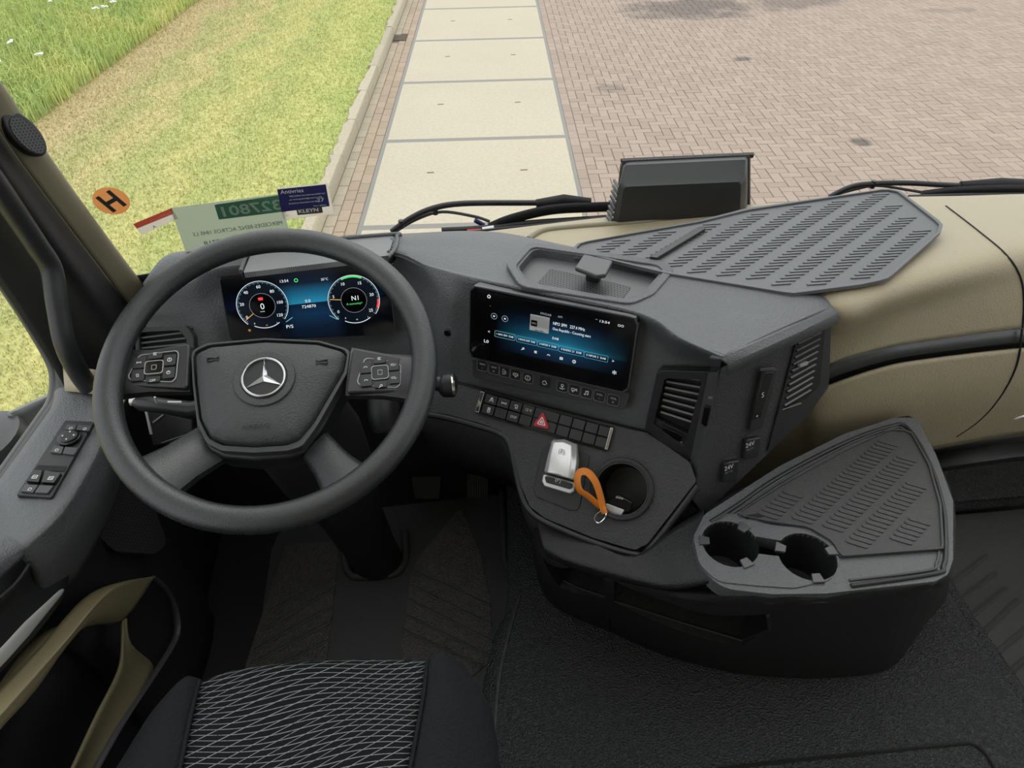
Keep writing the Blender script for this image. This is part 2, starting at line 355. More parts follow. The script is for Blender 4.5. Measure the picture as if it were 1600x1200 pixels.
def lawn_mat():
    m, N, L, B = new_mat('mown_grass'); B.inputs['Roughness'].default_value = .8; B.inputs['Specular IOR Level'].default_value = .15
    geo = N.new('ShaderNodeNewGeometry'); vm = N.new('ShaderNodeVectorMath'); vm.operation = 'DOT_PRODUCT'; vm.inputs[1].default_value = EU
    L.new(geo.outputs['Position'], vm.inputs[0])
    n1 = N.new('ShaderNodeTexNoise'); n1.inputs['Scale'].default_value = 1.3; n1.inputs['Detail'].default_value = 4; L.new(geo.outputs['Position'], n1.inputs['Vector'])
    n2 = N.new('ShaderNodeTexNoise'); n2.inputs['Scale'].default_value = 22; n2.inputs['Detail'].default_value = 5; L.new(geo.outputs['Position'], n2.inputs['Vector'])
    ma = N.new('ShaderNodeMath'); ma.operation = 'MULTIPLY_ADD'; ma.inputs[1].default_value = 1.4; L.new(n1.outputs['Fac'], ma.inputs[0]); L.new(vm.outputs['Value'], ma.inputs[2])
    rp = N.new('ShaderNodeMapRange'); rp.inputs['From Min'].default_value = -5.2; rp.inputs['From Max'].default_value = -.4; L.new(ma.outputs[0], rp.inputs[0])
    cr = N.new('ShaderNodeValToRGB'); L.new(rp.outputs[0], cr.inputs[0]); e = cr.color_ramp.elements
    e[0].position = 0; e[0].color = srgb(158, 146, 108); e[1].position = 1; e[1].color = srgb(148, 155, 96)
    for p, c in ((.2, (164, 150, 112)), (.3, (150, 150, 100)), (.38, (168, 158, 112)), (.46, (150, 154, 98)), (.56, (168, 164, 108)), (.64, (150, 155, 97)), (.74, (164, 164, 104)), (.86, (150, 158, 96))):
        q = e.new(p); q.color = srgb(*c)
    r2 = N.new('ShaderNodeMapRange'); r2.inputs['From Min'].default_value = .3; r2.inputs['From Max'].default_value = .7; r2.inputs['To Min'].default_value = 1.0; r2.inputs['To Max'].default_value = 1.55; L.new(n2.outputs['Fac'], r2.inputs[0])
    ri = N.new('ShaderNodeMapRange'); ri.inputs['To Min'].default_value = .75; ri.inputs['To Max'].default_value = 1.25; L.new(geo.outputs['Random Per Island'], ri.inputs[0])
    mm = N.new('ShaderNodeMath'); mm.operation = 'MULTIPLY'; L.new(r2.outputs[0], mm.inputs[0]); L.new(ri.outputs[0], mm.inputs[1])
    mx = N.new('ShaderNodeVectorMath'); mx.operation = 'SCALE'; L.new(cr.outputs[0], mx.inputs[0]); L.new(mm.outputs[0], mx.inputs['Scale']); L.new(mx.outputs[0], B.inputs['Base Color'])
    return m
M['lawn'] = lawn_mat()
def tall_mat():
    m, N, L, B = new_mat('meadow_grass'); B.inputs['Roughness'].default_value = .6; B.inputs['Specular IOR Level'].default_value = .3
    geo = N.new('ShaderNodeNewGeometry'); n = N.new('ShaderNodeTexNoise'); n.inputs['Scale'].default_value = 1.6; L.new(geo.outputs['Position'], n.inputs['Vector'])
    ad = N.new('ShaderNodeMath'); ad.operation = 'MULTIPLY_ADD'; ad.inputs[1].default_value = .55; L.new(geo.outputs['Random Per Island'], ad.inputs[0])
    sb = N.new('ShaderNodeMath'); sb.operation = 'MULTIPLY_ADD'; sb.inputs[1].default_value = 1.6; sb.inputs[2].default_value = -.55; L.new(n.outputs['Fac'], sb.inputs[0]); L.new(sb.outputs[0], ad.inputs[2])
    cr = N.new('ShaderNodeValToRGB'); L.new(ad.outputs[0], cr.inputs[0]); e = cr.color_ramp.elements
    e[0].position = 0; e[0].color = srgb(165, 185, 120); e[1].position = 1; e[1].color = srgb(222, 218, 150)
    for p, c in ((.35, (186, 203, 128)), (.6, (200, 212, 128)), (.8, (214, 216, 142))): q = e.new(p); q.color = srgb(*c)
    L.new(cr.outputs[0], B.inputs['Base Color']); L.new(cr.outputs[0], B.inputs['Subsurface Radius']); return m
M['tall'] = tall_mat()
M['flower'] = plastic('white_umbel', (.85, .86, .84, 1), .7)

def ground_strip(name, u0, u1, v0, v1, z, mat, th=.12):
    o = prism(name, [G(u0, v0, z-th), G(u1, v0, z-th), G(u1, v1, z-th), G(u0, v1, z-th)], (0, 0, th), mat, smooth=False)
    return tag(o, kind='structure')
yard = tag(ground_strip('paved_yard', .775, 22, -6, 40, -.012, M['sand']), 'pink beige herringbone clinker yard in front of the truck')
lane = tag(ground_strip('concrete_lane', -1.285, .775, -6, 40, -.003, M['steel']), 'lane of cream concrete slabs in grey steel frames')
gut = tag(ground_strip('gutter_strip', -1.605, -1.285, -6, 40, -.012, M['sand']), 'three brick wide gutter along the kerb')
# slabs
for k in range(-5, 14):
    v1 = 5.70+2.0*k; v0 = v1-1.955
    w = [G(-1.245, v0+.02, -.05), G(.735, v0+.02, -.05), G(.735, v1-.02, -.05), G(-1.245, v1-.02, -.05)]
    s = prism('concrete_slab', w, (0, 0, .05), M['slab'], lane, bevel=.006, seg=2)
    for du in (-.45, .5):
        q = [G(-.26+du-.035, v0+1.1, .0005), G(-.26+du+.04, v0+1.105, .0005), G(-.26+du+.035, v0+1.13, .0005), G(-.26+du-.03, v0+1.125, .0005)]
        prism('lifting_slot', q, (0, 0, .0015), M['iron'], s, smooth=False)
def brick_vf(L_, B_, H=.04, ch=.004):
    a, b = L_/2, B_/2
    lo = [V((x*a, y*b, -H)) for x, y in ((-1, -1), (1, -1), (1, 1), (-1, 1))]
    md = [V((x*a, y*b, -ch)) for x, y in ((-1, -1), (1, -1), (1, 1), (-1, 1))]
    hi = [V((x*(a-ch), y*(b-ch), 0)) for x, y in ((-1, -1), (1, -1), (1, 1), (-1, 1))]
    f = [[8, 9, 10, 11]]
    for s in (0, 4): f += [[s+i, s+(i+1) % 4, s+4+(i+1) % 4, s+4+i] for i in range(4)]
    return lo+md+hi, f
def brick_mesh(name, L_, B_, mat):
    v, f = brick_vf(L_, B_); me = bpy.data.meshes.new(name); me.from_pydata(v, [], f); me.materials.append(mat); return me
def lay(me, name, u, v, parent, rot=0, z=0):
    o = bpy.data.objects.new(name, me); p = G(u, v, z)
    o.matrix_basis = Matrix.Translation(p) @ Matrix(((EU.x, EV.x, 0, 0), (EU.y, EV.y, 0, 0), (0, 0, 1, 0), (0, 0, 0, 1))) @ Matrix.Rotation(rot, 4, 'Z') @ Matrix.Rotation(random.uniform(-.008, .008), 4, 'X') @ Matrix.Rotation(random.uniform(-.008, .008), 4, 'Y')
    return link(o, parent)
U_ = .105
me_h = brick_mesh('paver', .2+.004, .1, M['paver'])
bricks = []
for i in range(0, 126):
    for j in range(14, 210):
        s = (i+j) % 4
        if s == 0: bricks.append((.88+(i+1)*U_, (j+.5)*U_, 0))
        elif s == 2: bricks.append((.88+(i+.5)*U_, (j+1)*U_, math.pi/2))
def vis_score(b):
    x, y = proj(G(b[0], b[1])); lim = 300 if x < 955 else (240 if x < 1180 else 300-(x-1180)*.02)
    if not (-5 < x < 1605 and -5 < y < lim): return 1e9
    return (G(b[0], b[1])-CAM).length
bricks.sort(key=vis_score)
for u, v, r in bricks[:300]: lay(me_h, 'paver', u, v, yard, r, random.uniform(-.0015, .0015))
items = []
bv, bf = brick_vf(.204, .1)
for u, v, r in bricks[300:]:
    dz = random.uniform(-.002, .002); tx, ty = random.uniform(-.01, .01), random.uniform(-.01, .01)
    ca, sa = math.cos(r), math.sin(r)
    items.append(([G(u+p.x*ca-p.y*sa, v+p.x*sa+p.y*ca, p.z+dz+p.x*tx+p.y*ty) for p in bv], bf))
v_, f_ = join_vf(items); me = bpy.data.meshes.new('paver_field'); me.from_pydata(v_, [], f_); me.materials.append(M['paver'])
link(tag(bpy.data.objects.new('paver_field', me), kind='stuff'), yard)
# cut bricks that close the herringbone along the edging
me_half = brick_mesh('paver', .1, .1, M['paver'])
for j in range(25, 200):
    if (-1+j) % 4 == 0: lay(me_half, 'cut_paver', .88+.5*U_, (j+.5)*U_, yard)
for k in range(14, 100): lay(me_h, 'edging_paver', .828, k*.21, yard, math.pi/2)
me_g, me_g2 = brick_mesh('gutter_brick', .204, .099, M['gutter']), brick_mesh('gutter_brick', .204, .099, M['gutter_grey'])
for r in range(3):
    for k in range(14, 95):
        if r < 2 and 56 <= k <= 57: continue
        lay(me_g2 if r == 0 else me_g, 'gutter_brick', -1.553+.106*r, (k+(.5 if r == 1 else .1*r))*.21, gut, math.pi/2, -.004+random.uniform(-.002, .002))
# drain grate in the gutter
dg_ = empty('drain_grate', G(-1.5, 11.95), 'small rusty iron drain grate let into the gutter bricks', 'drain grate')
prism('grate_frame', [G(-1.60, 11.78, -.02), G(-1.40, 11.78, -.02), G(-1.40, 12.14, -.02), G(-1.60, 12.14, -.02)], (0, 0, .012), M['void'], dg_, smooth=False)
for k in range(7): prism('grate_bar', [G(-1.60, 11.80+k*.05, -.008), G(-1.40, 11.80+k*.05, -.008), G(-1.40, 11.825+k*.05, -.008), G(-1.60, 11.825+k*.05, -.008)], (0, 0, .008), M['iron'], dg_, smooth=False)
# kerb
kerb = tag(ground_strip('kerb_foundation', -1.74, -1.605, -6, 40, -.03, M['kerb']), 'weathered concrete kerb between gutter and lawn')
for k in range(1, 24):
    v0 = k*1.0+.05; d = random.uniform(-.006, .006); n = 6; rows = []
    for i in range(n+1):
        v = v0+.99*i/n; jag = random.uniform(-.022, .028); h = .138+random.uniform(-.004, .004)+d
        rows.append([G(-1.607, v, -.03), G(-1.607, v, h-.03), G(-1.622, v, h-.005), G(-1.64, v, h), G(-1.715+jag, v, h), G(-1.735+jag, v, h-.03), G(-1.735+jag, v, -.03)])
    grid('kerb_stone', rows, M['kerb'], kerb, caps=True, closed_u=True, ang=40)
# lawn with mown blades, meadow beyond
lawn = tag(ground_strip('lawn_ground', -30, -1.70, -6, 40, .10, M['lawn'], .2), 'mown yellow green lawn beside the kerb')
def blades(name, n, ufn, hfn, wid, mat, label, cat_, segs=1, lean=.6, z0=.10):
    import numpy as np
    rng = np.random.default_rng(5); vs = []; fs = []
    for k in range(n):
        u, v = ufn(rng); h = hfn(rng, u, v); a = rng.uniform(0, 6.283); ln = rng.normal(0, lean)*h; w = wid*rng.uniform(.6, 1.3)
        p = G(u, v, z0); d = EU*math.cos(a)+EV*math.sin(a); b = EU*rng.normal(0, 1)+EV*rng.normal(0, 1); b.normalize(); i0 = len(vs)
        if segs == 1:
            vs += [p-d*w, p+d*w, p+b*ln+V((0, 0, h))]; fs.append((i0, i0+1, i0+2))
        else:
            m1 = p+b*ln*.25+V((0, 0, h*.55)); m2 = p+b*ln*.6+V((0, 0, h*.85)); t = p+b*ln*1.1+V((0, 0, h*(1-.25*min(abs(ln)/h, 1))))
            vs += [p-d*w, p+d*w, m1-d*w*.8, m1+d*w*.8, m2-d*w*.55, m2+d*w*.55, t]
            fs += [(i0, i0+1, i0+3, i0+2), (i0+2, i0+3, i0+5, i0+4), (i0+4, i0+5, i0+6)]
    me = bpy.data.meshes.new(name); me.from_pydata(vs, [], fs); me.materials.append(mat)
    return link(tag(bpy.data.objects.new(name, me), label, cat_, kind='stuff'))
def in_view(u, v, z, mx=60):
    x, y = proj(G(u, v, z)); return -mx-250 < x < 1600+mx and -mx-120 < y < 700
def u_lawn(rng):
    while True:
        u, v = rng.uniform(-5.8, -1.70), 2.2+14.5*rng.random()**1.3
        if in_view(u, v, .1): return u, v
def u_tall(rng):
    while True:
        u, v = -5.35-rng.exponential(1.6), rng.uniform(7, 19)
        if in_view(u, v, .3, 90) and u > -11: return u, v
blades('mown_lawn_grass', 110000, u_lawn, lambda r, u, v: r.uniform(.015, .04), .0035, M['lawn'], 'short mown yellow green grass between kerb and meadow', 'grass', 1, .8)
blades('meadow_grass', 30000, u_tall, lambda r, u, v: r.uniform(.12, .30)+min(.55, max(0, (-5.4-u)*.28)), .006, M['tall'], 'tall uncut green meadow grass at the lawn edge', 'grass', 2, .42)
for k in range(16):
    u, v = random.uniform(-8.2, -5.7), random.uniform(8.6, 14.5); h = .45+min(.5, max(0, (-5.4-u)*.28))
    fl = empty('meadow_flower', G(u, v, .1), 'white flower head on a thin stem in the tall meadow grass', 'flower', 'white flowers in the meadow grass')
    tube('stem', [G(u, v, .1), G(u+.02, v, h)], .004, M['tall'], fl, n=4)
    its = []
    for q in range(7):
        a = random.uniform(0, 6.28); rr = random.uniform(0, .05); c = G(u+.02+rr*math.cos(a), v+rr*math.sin(a), h+random.uniform(0, .015))
        vs = [c+V((.02*math.cos(t*1.047), .02*math.sin(t*1.047), 0)) for t in range(6)]; its.append(prism_vf(vs, [p+V((0, 0, .006)) for p in vs]))
    v_, f_ = join_vf(its); mk('umbel', v_, f_, M['flower'], fl, smooth=False)
# ================================================================== the dashboard
dash = empty('dashboard', V((.25, 1.05, 0)), 'black and beige truck dashboard with two screens under the windscreen', 'dashboard')
def edge_frame(a, b, z, tau):
    A, B = pz(*a, z), pz(*b, z); d = (B-A).normalized(); nh = V((d.y, -d.x, 0)); nh = -nh if nh.y > 0 else nh
    return Fr(A, d, nh*math.cos(tau)+V((0, 0, math.sin(tau))))
S = edge_frame((742, 445), (997, 495), .765, R(10))        # face that carries the touch screen, turned to the driver
C = edge_frame((342, 430), (603, 404), .73, R(20))         # instrument cluster face
def s3(x, y, w=0): q = S.px(x, y, w); return S.at(q.x, q.y, w)
def c3(x, y, w=0): q = C.px(x, y, w); return C.at(q.x, q.y, w)
Bp = [(226, 440, .70), (262, 398, .725), (340, 389, .735), (460, 378, .74), (575, 370, .745), (640, 365, .75), (770, 363, .757), (905, 388, .765), (1060, 416, .767), (1255, 453, .767), (1299, 480, .762)]
Cp = [(226, 470, .69), (290, 450, .715), (341, 422, .742), (470, 408, .745), (606, 396, .75), (672, 420, .757), (738, 437, .765), (868, 463, .768), (1003, 494, .768), (1062, 532, .768), (1126, 560, .765)]
rB = [pz(*q) for q in Bp]; rC = [pz(*q) for q in Cp]
rA = [p+(V((0, .08, -.05)) if i < 7 else V((.03, .05, -.05))) for i, p in enumerate(rB)]
rBC = [a.lerp(b, .5)+V((0, 0, .004)) for a, b in zip(rB, rC)]
rC2 = [a.lerp(b, .9)+V((0, 0, .002)) for a, b in zip(rB, rC)]
rD = [pz(228, 492, .67), pz(302, 480, .68)]+[c3(352, 452, -.012), c3(475, 430, -.012), c3(618, 428, -.012)]+[s3(x, y, -.012) for x, y in ((690, 462), (738, 465), (868, 492), (1003, 522), (1056, 556), (1124, 576))]
rD2 = [pz(228, 505, .655), pz(306, 505, .655)]+[c3(360, 490, -.012), c3(478, 470, -.012), c3(622, 470, -.012)]+[s3(x, y, -.012) for x, y in ((690, 510), (738, 520), (866, 550), (997, 580), (1052, 610), (1110, 640))]
rE = [pz(228, 545, .62), pz(312, 548, .62)]+[c3(372, 548, -.014), c3(482, 545, -.014), c3(630, 560, -.014)]+[s3(x, y, -.012) for x, y in ((690, 594), (738, 606), (862, 640), (985, 670), (1050, 690), (1086, 748))]
rows = [rA, rB, rBC, rC2, rC, rD, rD2, rE]
pad = patch('upper_pad', rows, 14, 10, M['dash'], dash, solid=.006, ang=180)
# lip of the pad along its right edge, towards the passenger
pr = [pz(1126, 562, .765), pz(1180, 538, .765), pz(1240, 511, .764), pz(1299, 482, .762)]
grid('pad_lip', [[p+V((-.012, .008, .001)) for p in pr], [p+V((0, 0, .003)) for p in pr], [p+V((.010, -.006, -.004)) for p in pr], [p+V((.012, -.008, -.022)) for p in pr]], M['dash'], dash, solid=.004)

# ---- face towards the passenger (right flank of the centre block)
k0, k1 = s3(1124, 578, -.004), pz(1299, 492, .74)
D = Fr(k0, V((k1.x-k0.x, k1.y-k0.y, 0)), V((k1.y-k0.y, -(k1.x-k0.x), .05)))
if D.ez.y > 0: D = Fr(k0, D.ex, -D.ez)
flank = D.prism('flank_panel', D.pxs([(1126, 576), (1299, 490), (1296, 606), (1262, 652), (1205, 706), (1100, 806), (1080, 780), (1090, 745), (1108, 640)]), -.05, 0, M['dash_low'], dash, bevel=.003)
v1 = D.prism('passenger_vent', D.pxs([(1246, 518), (1297, 493), (1293, 596), (1262, 648), (1205, 700), (1197, 704)]), 0, .004, M['smooth'], dash, bevel=.0015)
D.prism('vent_recess', D.pxs([(1248, 526), (1286, 506), (1278, 600), (1258, 620), (1224, 640)]), .004, .0045, M['void'], v1, smooth=False)
for k in range(11):
    t = k/10; a = V((1248.5-23*t, 527+107*t)); b = V((1284-18*t, 510+100*t))
    q = [D.px(a.x, a.y, .005), D.px(b.x, b.y, .005)]
    D.stroke('slat', q, .0032, .0045, .0075, M['void'], v1); D.stroke('slat_edge', [p+V((0, .0016)) for p in q], .0006, .0046, .0079, M['whitedim'], v1)
q = D.px(1253, 568, .006); D.prism('slider_tab', rrect(q.x, q.y, .016, .006, .002), .004, .011, M['whitedim'], v1, bevel=.001)
q = D.px(1240, 633, .006); D.prism('thumbwheel', rrect(q.x, q.y, .024, .007, .003), .004, .009, M['smooth'], v1, bevel=.0015)
D.stroke('thumbwheel_mark', D.pxs([(1223, 640), (1252, 630)], .009), .001, .0088, .0094, M['whitedim'], v1)
usb = D.prism('usb_slot', rpoly(D.pxs([(1187, 575), (1211, 573), (1186, 667), (1166, 670)]), .003), 0, .008, M['smooth'], dash, bevel=.002)
D.prism('usb_cover', rpoly(D.pxs([(1193, 582), (1208, 580), (1187, 652), (1174, 655)], .008), .002), .008, .010, M['gloss'], usb, bevel=.001)
D.prism('usb_lip', D.pxs([(1187, 575), (1211, 573), (1210, 577), (1186, 580)], .009), .008, .0105, M['trim'], usb, bevel=.001)
q = D.px(1192, 617, .01); D.text('S', q.x, q.y, .009, M['white'], usb, .0102); q = D.px(1183, 650, .01); D.text('+', q.x, q.y, .007, M['white'], usb, .0102)
for x, y in ((1172, 697), (1139, 733)):
    c = D.px(x, y, 0); so = D.prism('socket_cap', rpoly(D.pxs([(x-11, y-14), (x+12, y-18), (x+8, y+14), (x-15, y+18)]), .005), 0, .009, M['smooth'], dash, bevel=.003)
    q = D.px(x, y-3, .009); D.text('24V', q.x, q.y, .008, M['white'], so, .0093, width=.017); D.text('MAX 15A', q.x, q.y-.009, .0028, M['whitedim'], so, .0093, width=.014)
    D.stroke('cap_tab', D.pxs([(x-6, y-16), (x+10, y-19)], .009), .002, .009, .0105, M['trim'], so)

# ---- centre vent between the screen and the flank
vt = empty('centre_vent', s3(1065, 715), parent=dash)
S.ring('vent_frame', rpoly(S.pxs([(1028, 576), (1116, 578), (1078, 722), (1008, 668)]), [.008, .004, .004, .006]), rpoly(S.pxs([(1040, 589), (1098, 591), (1070, 695), (1022, 660)]), .004), -.012, .006, M['smooth'], vt, bevel=.0015)
S.prism('vent_recess', S.pxs([(1036, 585), (1102, 587), (1070, 700), (1018, 662)], -.008), -.0105, -.0095, M['void'], vt, smooth=False)
for k in range(7):
    t = k/6; a = S.px(1043-11*t, 588+57*t, -.001); b = S.px(1097-13*t, 596+66*t, -.001)
    S.stroke('slat', [a, b], .0035, -.006, .0005, M['void'], vt); S.stroke('slat_edge', [a+V((0, .0018)), b+V((0, .0018))], .0006, -.004, .0009, M['whitedim'], vt)
S.prism('vent_chin', S.pxs([(1024, 654), (1076, 680), (1070, 697), (1020, 663)], .001), -.008, .001, M['smooth'], vt, bevel=.001)
q = S.px(1052, 675, .001); S.prism('thumbwheel', [p for p in rpoly(S.pxs([(1036, 664), (1068, 678), (1064, 689), (1034, 674)], .001), .003)], 0, .005, M['gloss'], vt, bevel=.002)
S.stroke('thumbwheel_mark', S.pxs([(1040, 683), (1066, 692)], .0015), .001, .001, .0016, M['white'], vt)
S.prism('vent_post', rpoly(S.pxs([(1108, 578), (1124, 577), (1112, 640), (1088, 744), (1078, 722)]), .004), -.012, .009, M['trim'], vt, bevel=.003)
q = S.px(1104, 645, .009); S.prism('post_thumbwheel', rpoly(S.pxs([(1101, 632), (1112, 634), (1104, 666), (1096, 660)], .009), .003), .009, .014, M['gloss'], vt, bevel=.002)
q = S.px(1110, 621, .009); S.text('///', q.x, q.y, .005, M['white'], vt, .0095)

# ---- touch screen
def screen_mat(name, fr, u0, u1, v0, v1, stops):
    """a lit display: dark picture with a soft blue band, given off as light"""
    m, N, L, B = new_mat(name); B.inputs['Base Color'].default_value = (.004, .004, .005, 1); B.inputs['Roughness'].default_value = .1
    geo = N.new('ShaderNodeNewGeometry'); sub = N.new('ShaderNodeVectorMath'); sub.operation = 'SUBTRACT'; sub.inputs[1].default_value = fr.o; L.new(geo.outputs['Position'], sub.inputs[0])
    outs = []
    for ax, a, b in ((fr.ex, u0, u1), (fr.ey, v0, v1)):
        d = N.new('ShaderNodeVectorMath'); d.operation = 'DOT_PRODUCT'; d.inputs[1].default_value = ax; L.new(sub.outputs[0], d.inputs[0])
        r = N.new('ShaderNodeMapRange'); r.inputs['From Min'].default_value = a; r.inputs['From Max'].default_value = b; L.new(d.outputs['Value'], r.inputs[0]); outs.append(r)
    cu = N.new('ShaderNodeValToRGB'); cv = N.new('ShaderNodeValToRGB'); L.new(outs[0].outputs[0], cu.inputs[0]); L.new(outs[1].outputs[0], cv.inputs[0])
    for cr, st in ((cu, stops[0]), (cv, stops[1])):
        e = cr.color_ramp.elements; e[0].position, e[0].color = st[0]; e[1].position, e[1].color = st[-1]
        for p, c in st[1:-1]: q = e.new(p); q.color = c
    mx = N.new('ShaderNodeMixRGB'); mx.blend_type = 'MULTIPLY'; mx.inputs[0].default_value = 1; L.new(cu.outputs[0], mx.inputs[1]); L.new(cv.outputs[0], mx.inputs[2])
    L.new(mx.outputs[0], B.inputs['Emission Color']); B.inputs['Emission Strength'].default_value = .9; return m
k_ = (0, 0, 0, 1); w_ = (1, 1, 1, 1); bl = srgb(32, 120, 150); dk = srgb(10, 42, 66)
MS = screen_mat('radio_display', S, .0, .259, -.12, 0, ([(0, k_), (.16, k_), (.38, (.6, .6, .6, 1)), (.62, w_), (.86, (.25, .25, .25, 1)), (1, k_)],
                [(0, k_), (.18, k_), (.20, srgb(8, 26, 44)), (.405, srgb(14, 52, 80)), (.425, bl), (.5, srgb(20, 84, 108)), (.66, dk), (.78, srgb(4, 12, 20)), (.9, k_)]))
M['lit'] = emit('lit_white', (.8, .85, .88, 1), .95); M['litdim'] = emit('lit_grey', (.45, .5, .55, 1), .6); M['litred'] = emit('lit_red', (.9, .06, .06, 1), .9)
M['litgreen'] = emit('lit_green', (.1, .75, .2, 1), .9); M['litorange'] = emit('lit_orange', (.9, .45, .1, 1), .8); M['litblue'] = emit('lit_blue', (.1, .42, .6, 1), .7)
M['litcyan'] = emit('lit_teal', (.25, .6, .65, 1), .6)
scr = S.prism('touch_screen', rpoly([(-.003, -.124), (.262, -.124), (.262, .003), (-.003, .003)], .010, 6), -.012, .012, [M['gloss']], dash, bevel=.002, seg=3)
S.prism('display', rpoly([(.004, -.117), (.255, -.117), (.255, -.004), (.004, -.004)], .006), .012, .0124, MS, scr, smooth=False)
S.ring('screen_rim', rpoly([(-.004, -.125), (.263, -.125), (.263, .004), (-.004, .004)], .011, 6), rpoly([(-.002, -.123), (.261, -.123), (.261, .002), (-.002, .002)], .010, 6), .004, .0125, M['trim'], scr, n=64)
def st(x, y, s, h, mat='lit', width=None): q = S.px(x, y, .0126); S.text(s, q.x, q.y, h, M[mat], scr, .0128, width=width, name='screen_lettering')
def sq(name, x, y, w, h, mat, r=.001, z=.0126): q = S.px(x, y, z); return S.prism(name, rrect(q.x, q.y, w, h, min(r, w*.45, h*.45)), z, z+.0002, M[mat], scr, smooth=False)
st(853, 491, 'FM/DAB', .0038, 'litdim', .017); st(875, 495, 'AM', .0038, 'litdim', .007)
st(889, 510, 'NPO 3FM   227.4 MHz', .0052, 'lit', .050); st(893, 520, 'One Republic - Counting stars', .0046, 'lit', .060)
st(868, 529, 'DAB', .0040, 'lit', .010); st(945, 503, '13:54', .004, 'lit', .015); st(970, 509, 'OO', .004, 'lit', .009); st(932, 499, '-', .004, 'litdim', .004)
q = S.px(764, 463, .0126); icon(S, 'home', q.x, q.y, .0035, M['lit'], scr, .0126, 'screen_symbol'); st(760, 533, 'L0', .0055, 'lit', .008); st(960, 582, '*', .012); st(766, 478, '-', .004, 'litdim')
for x, y, g in ((772, 494, 'skip'), (789, 498, 'skip')):
    q = S.px(x, y, .0126); S.ring('skip_button', circ(q.x, q.y, .0052, 20), circ(q.x, q.y, .0046, 20), .0126, .0128, M['litdim'], scr, n=20); icon(S, g, q.x, q.y, .0022, M['lit'], scr, .0126, 'screen_symbol')
sq('cover_art', 843, 506, .031, .027, 'white', .0004); sq('cover_art_picture', 843, 503, .030, .018, 'silver', .0004, .0129); sq('cover_art_logo', 834.5, 505, .010, .010, 'gloss', .001, .0132)
q = S.px(834.5, 505, .0132); S.text('NPO', q.x, q.y, .003, M['white'], scr, .0136, width=.007, name='screen_lettering'); q = S.px(842, 517, .0129); S.text('NPO 3FM', q.x, q.y, .0028, M['gloss'], scr, .0131, width=.014, name='screen_lettering')
for i, (a, b) in enumerate((((773, 520.5), (805, 528)), ((807, 528.5), (839, 536)), ((840, 536), (872, 543.5)), ((873, 544), (912, 553)), ((913, 553), (950, 562)))):
    p0, p1 = S.px(*a, .0126), S.px(*b, .0126); cx, w = (p0.x+p1.x)/2, abs(p1.x-p0.x); cy = (p0.y+p1.y)/2
    S.ring('preset_frame', rrect(cx, cy, w, .011, .001), rrect(cx, cy, w-.001, .010, .001), .0126, .0128, M['litblue'] if i else M['litcyan'], scr, n=40)
    S.text('%d %s  DAB' % (i+1, ['NPO 3FM', 'ROCK ANT', 'NPOR 4', 'RADIO 21', 'NPOR 5'][i]), cx, cy, .0033, M['lit'], scr, .0128, width=w*.82, name='screen_lettering')
st(764, 518, '<', .005); st(958, 564, '>', .005)
for x, y, g in ((817, 545, 'search'), (837, 550, 'list'), (857, 555, 'phone'), (877, 560, 'window'), (897, 565, 'info')): q = S.px(x, y, .0126); icon(S, g, q.x, q.y, .0030, M['lit'], scr, .0126, 'screen_symbol')
# ---- button strip under the screen
strip = S.prism('button_strip', rpoly([(-.001, -.128), (.266, -.127), (.262, -.160), (.001, -.166)], [.004, .008, .012, .008], 6), -.012, .006, M['trim'], dash, bevel=.002)
bx = [(754, 571), (772, 576), (789, 580.5), (806, 585), (825, 590), (851.5, 597), (879, 603.5), (898, 608.5), (917, 613.5), (937, 618.5), (958.5, 624.5)]
gl = ['TEMP -', 'TEMP +', 'vent', 'fan', 'info', 'car', 'pin', 'truck', 'note', 'VOL -', 'VOL +']
for (x, y), g in zip(bx, gl):
    q = S.px(x, y, .006)
    S.prism('button', rrect(q.x, q.y, .0185, .0195, .004), .005, .0072, M['smooth'], strip, bevel=.0008)
    if g != 'car': S.ring('button_outline', rrect(q.x, q.y, .0185, .0195, .004), rrect(q.x, q.y, .0177, .0187, .0037), .0072, .0075, M['whitedim'], strip, n=40)
    if g[-2:] in (' -', ' +'):
        S.text(g[:-2], q.x, q.y+.003, .0035, M['white'], strip, .0075, width=.0105, name='button_symbol'); S.text(g[-1], q.x, q.y-.004, .005, M['white'], strip, .0075, name='button_symbol')
    else: icon(S, g, q.x, q.y, .0052, M['white'], strip, .0074)

# ---- lower console panel, leaning further back: switch bank, parking brake, cup
cr = S.at(S.px(850, 640).x, -.192, -.002)
nB = Fr(cr, S.ex, (V((S.ez.x, S.ez.y, 0)).normalized()*math.cos(R(46))+V((0, 0, math.sin(R(46))))))
B = nB
out = [(640, 586), (690, 594), (862, 640), (985, 671), (1012, 676), (1078, 722), (1088, 752), (1012, 850), (992, 860), (925, 840), (852, 810), (828, 792), (815, 762), (798, 694), (780, 672), (752, 662), (700, 648), (645, 640)]
cons = B.prism('console_panel', rpoly(B.pxs(out), [.002, .004, .004, .004, .006, .01, .006, .014, .014, .02, .02, .018, .03, .03, .02, .02, .01, .01], 4), -.03, 0, M['dash_low'], dash, bevel=.004, seg=3)
# rim that follows the lower edge
rim = cat([B.at(*B.px(x, y, -.004), -.004) for x, y in ((648, 644), (700, 653), (752, 667), (782, 678), (797, 697), (812, 762), (825, 794), (852, 815), (925, 846), (992, 866), (1016, 856), (1090, 760))], 5)
tube('console_edge', rim, .0055, M['smooth'], dash, n=8)
wl = [B.at(*B.px(x, y, -.02), -.02) for x, y in out[7:]]
grid('console_side', [wl, [p+V((.02, .10, -.20)) for p in wl], [p+V((.05, .22, -.40)) for p in wl]], M['dash_low'], dash, solid=.004)
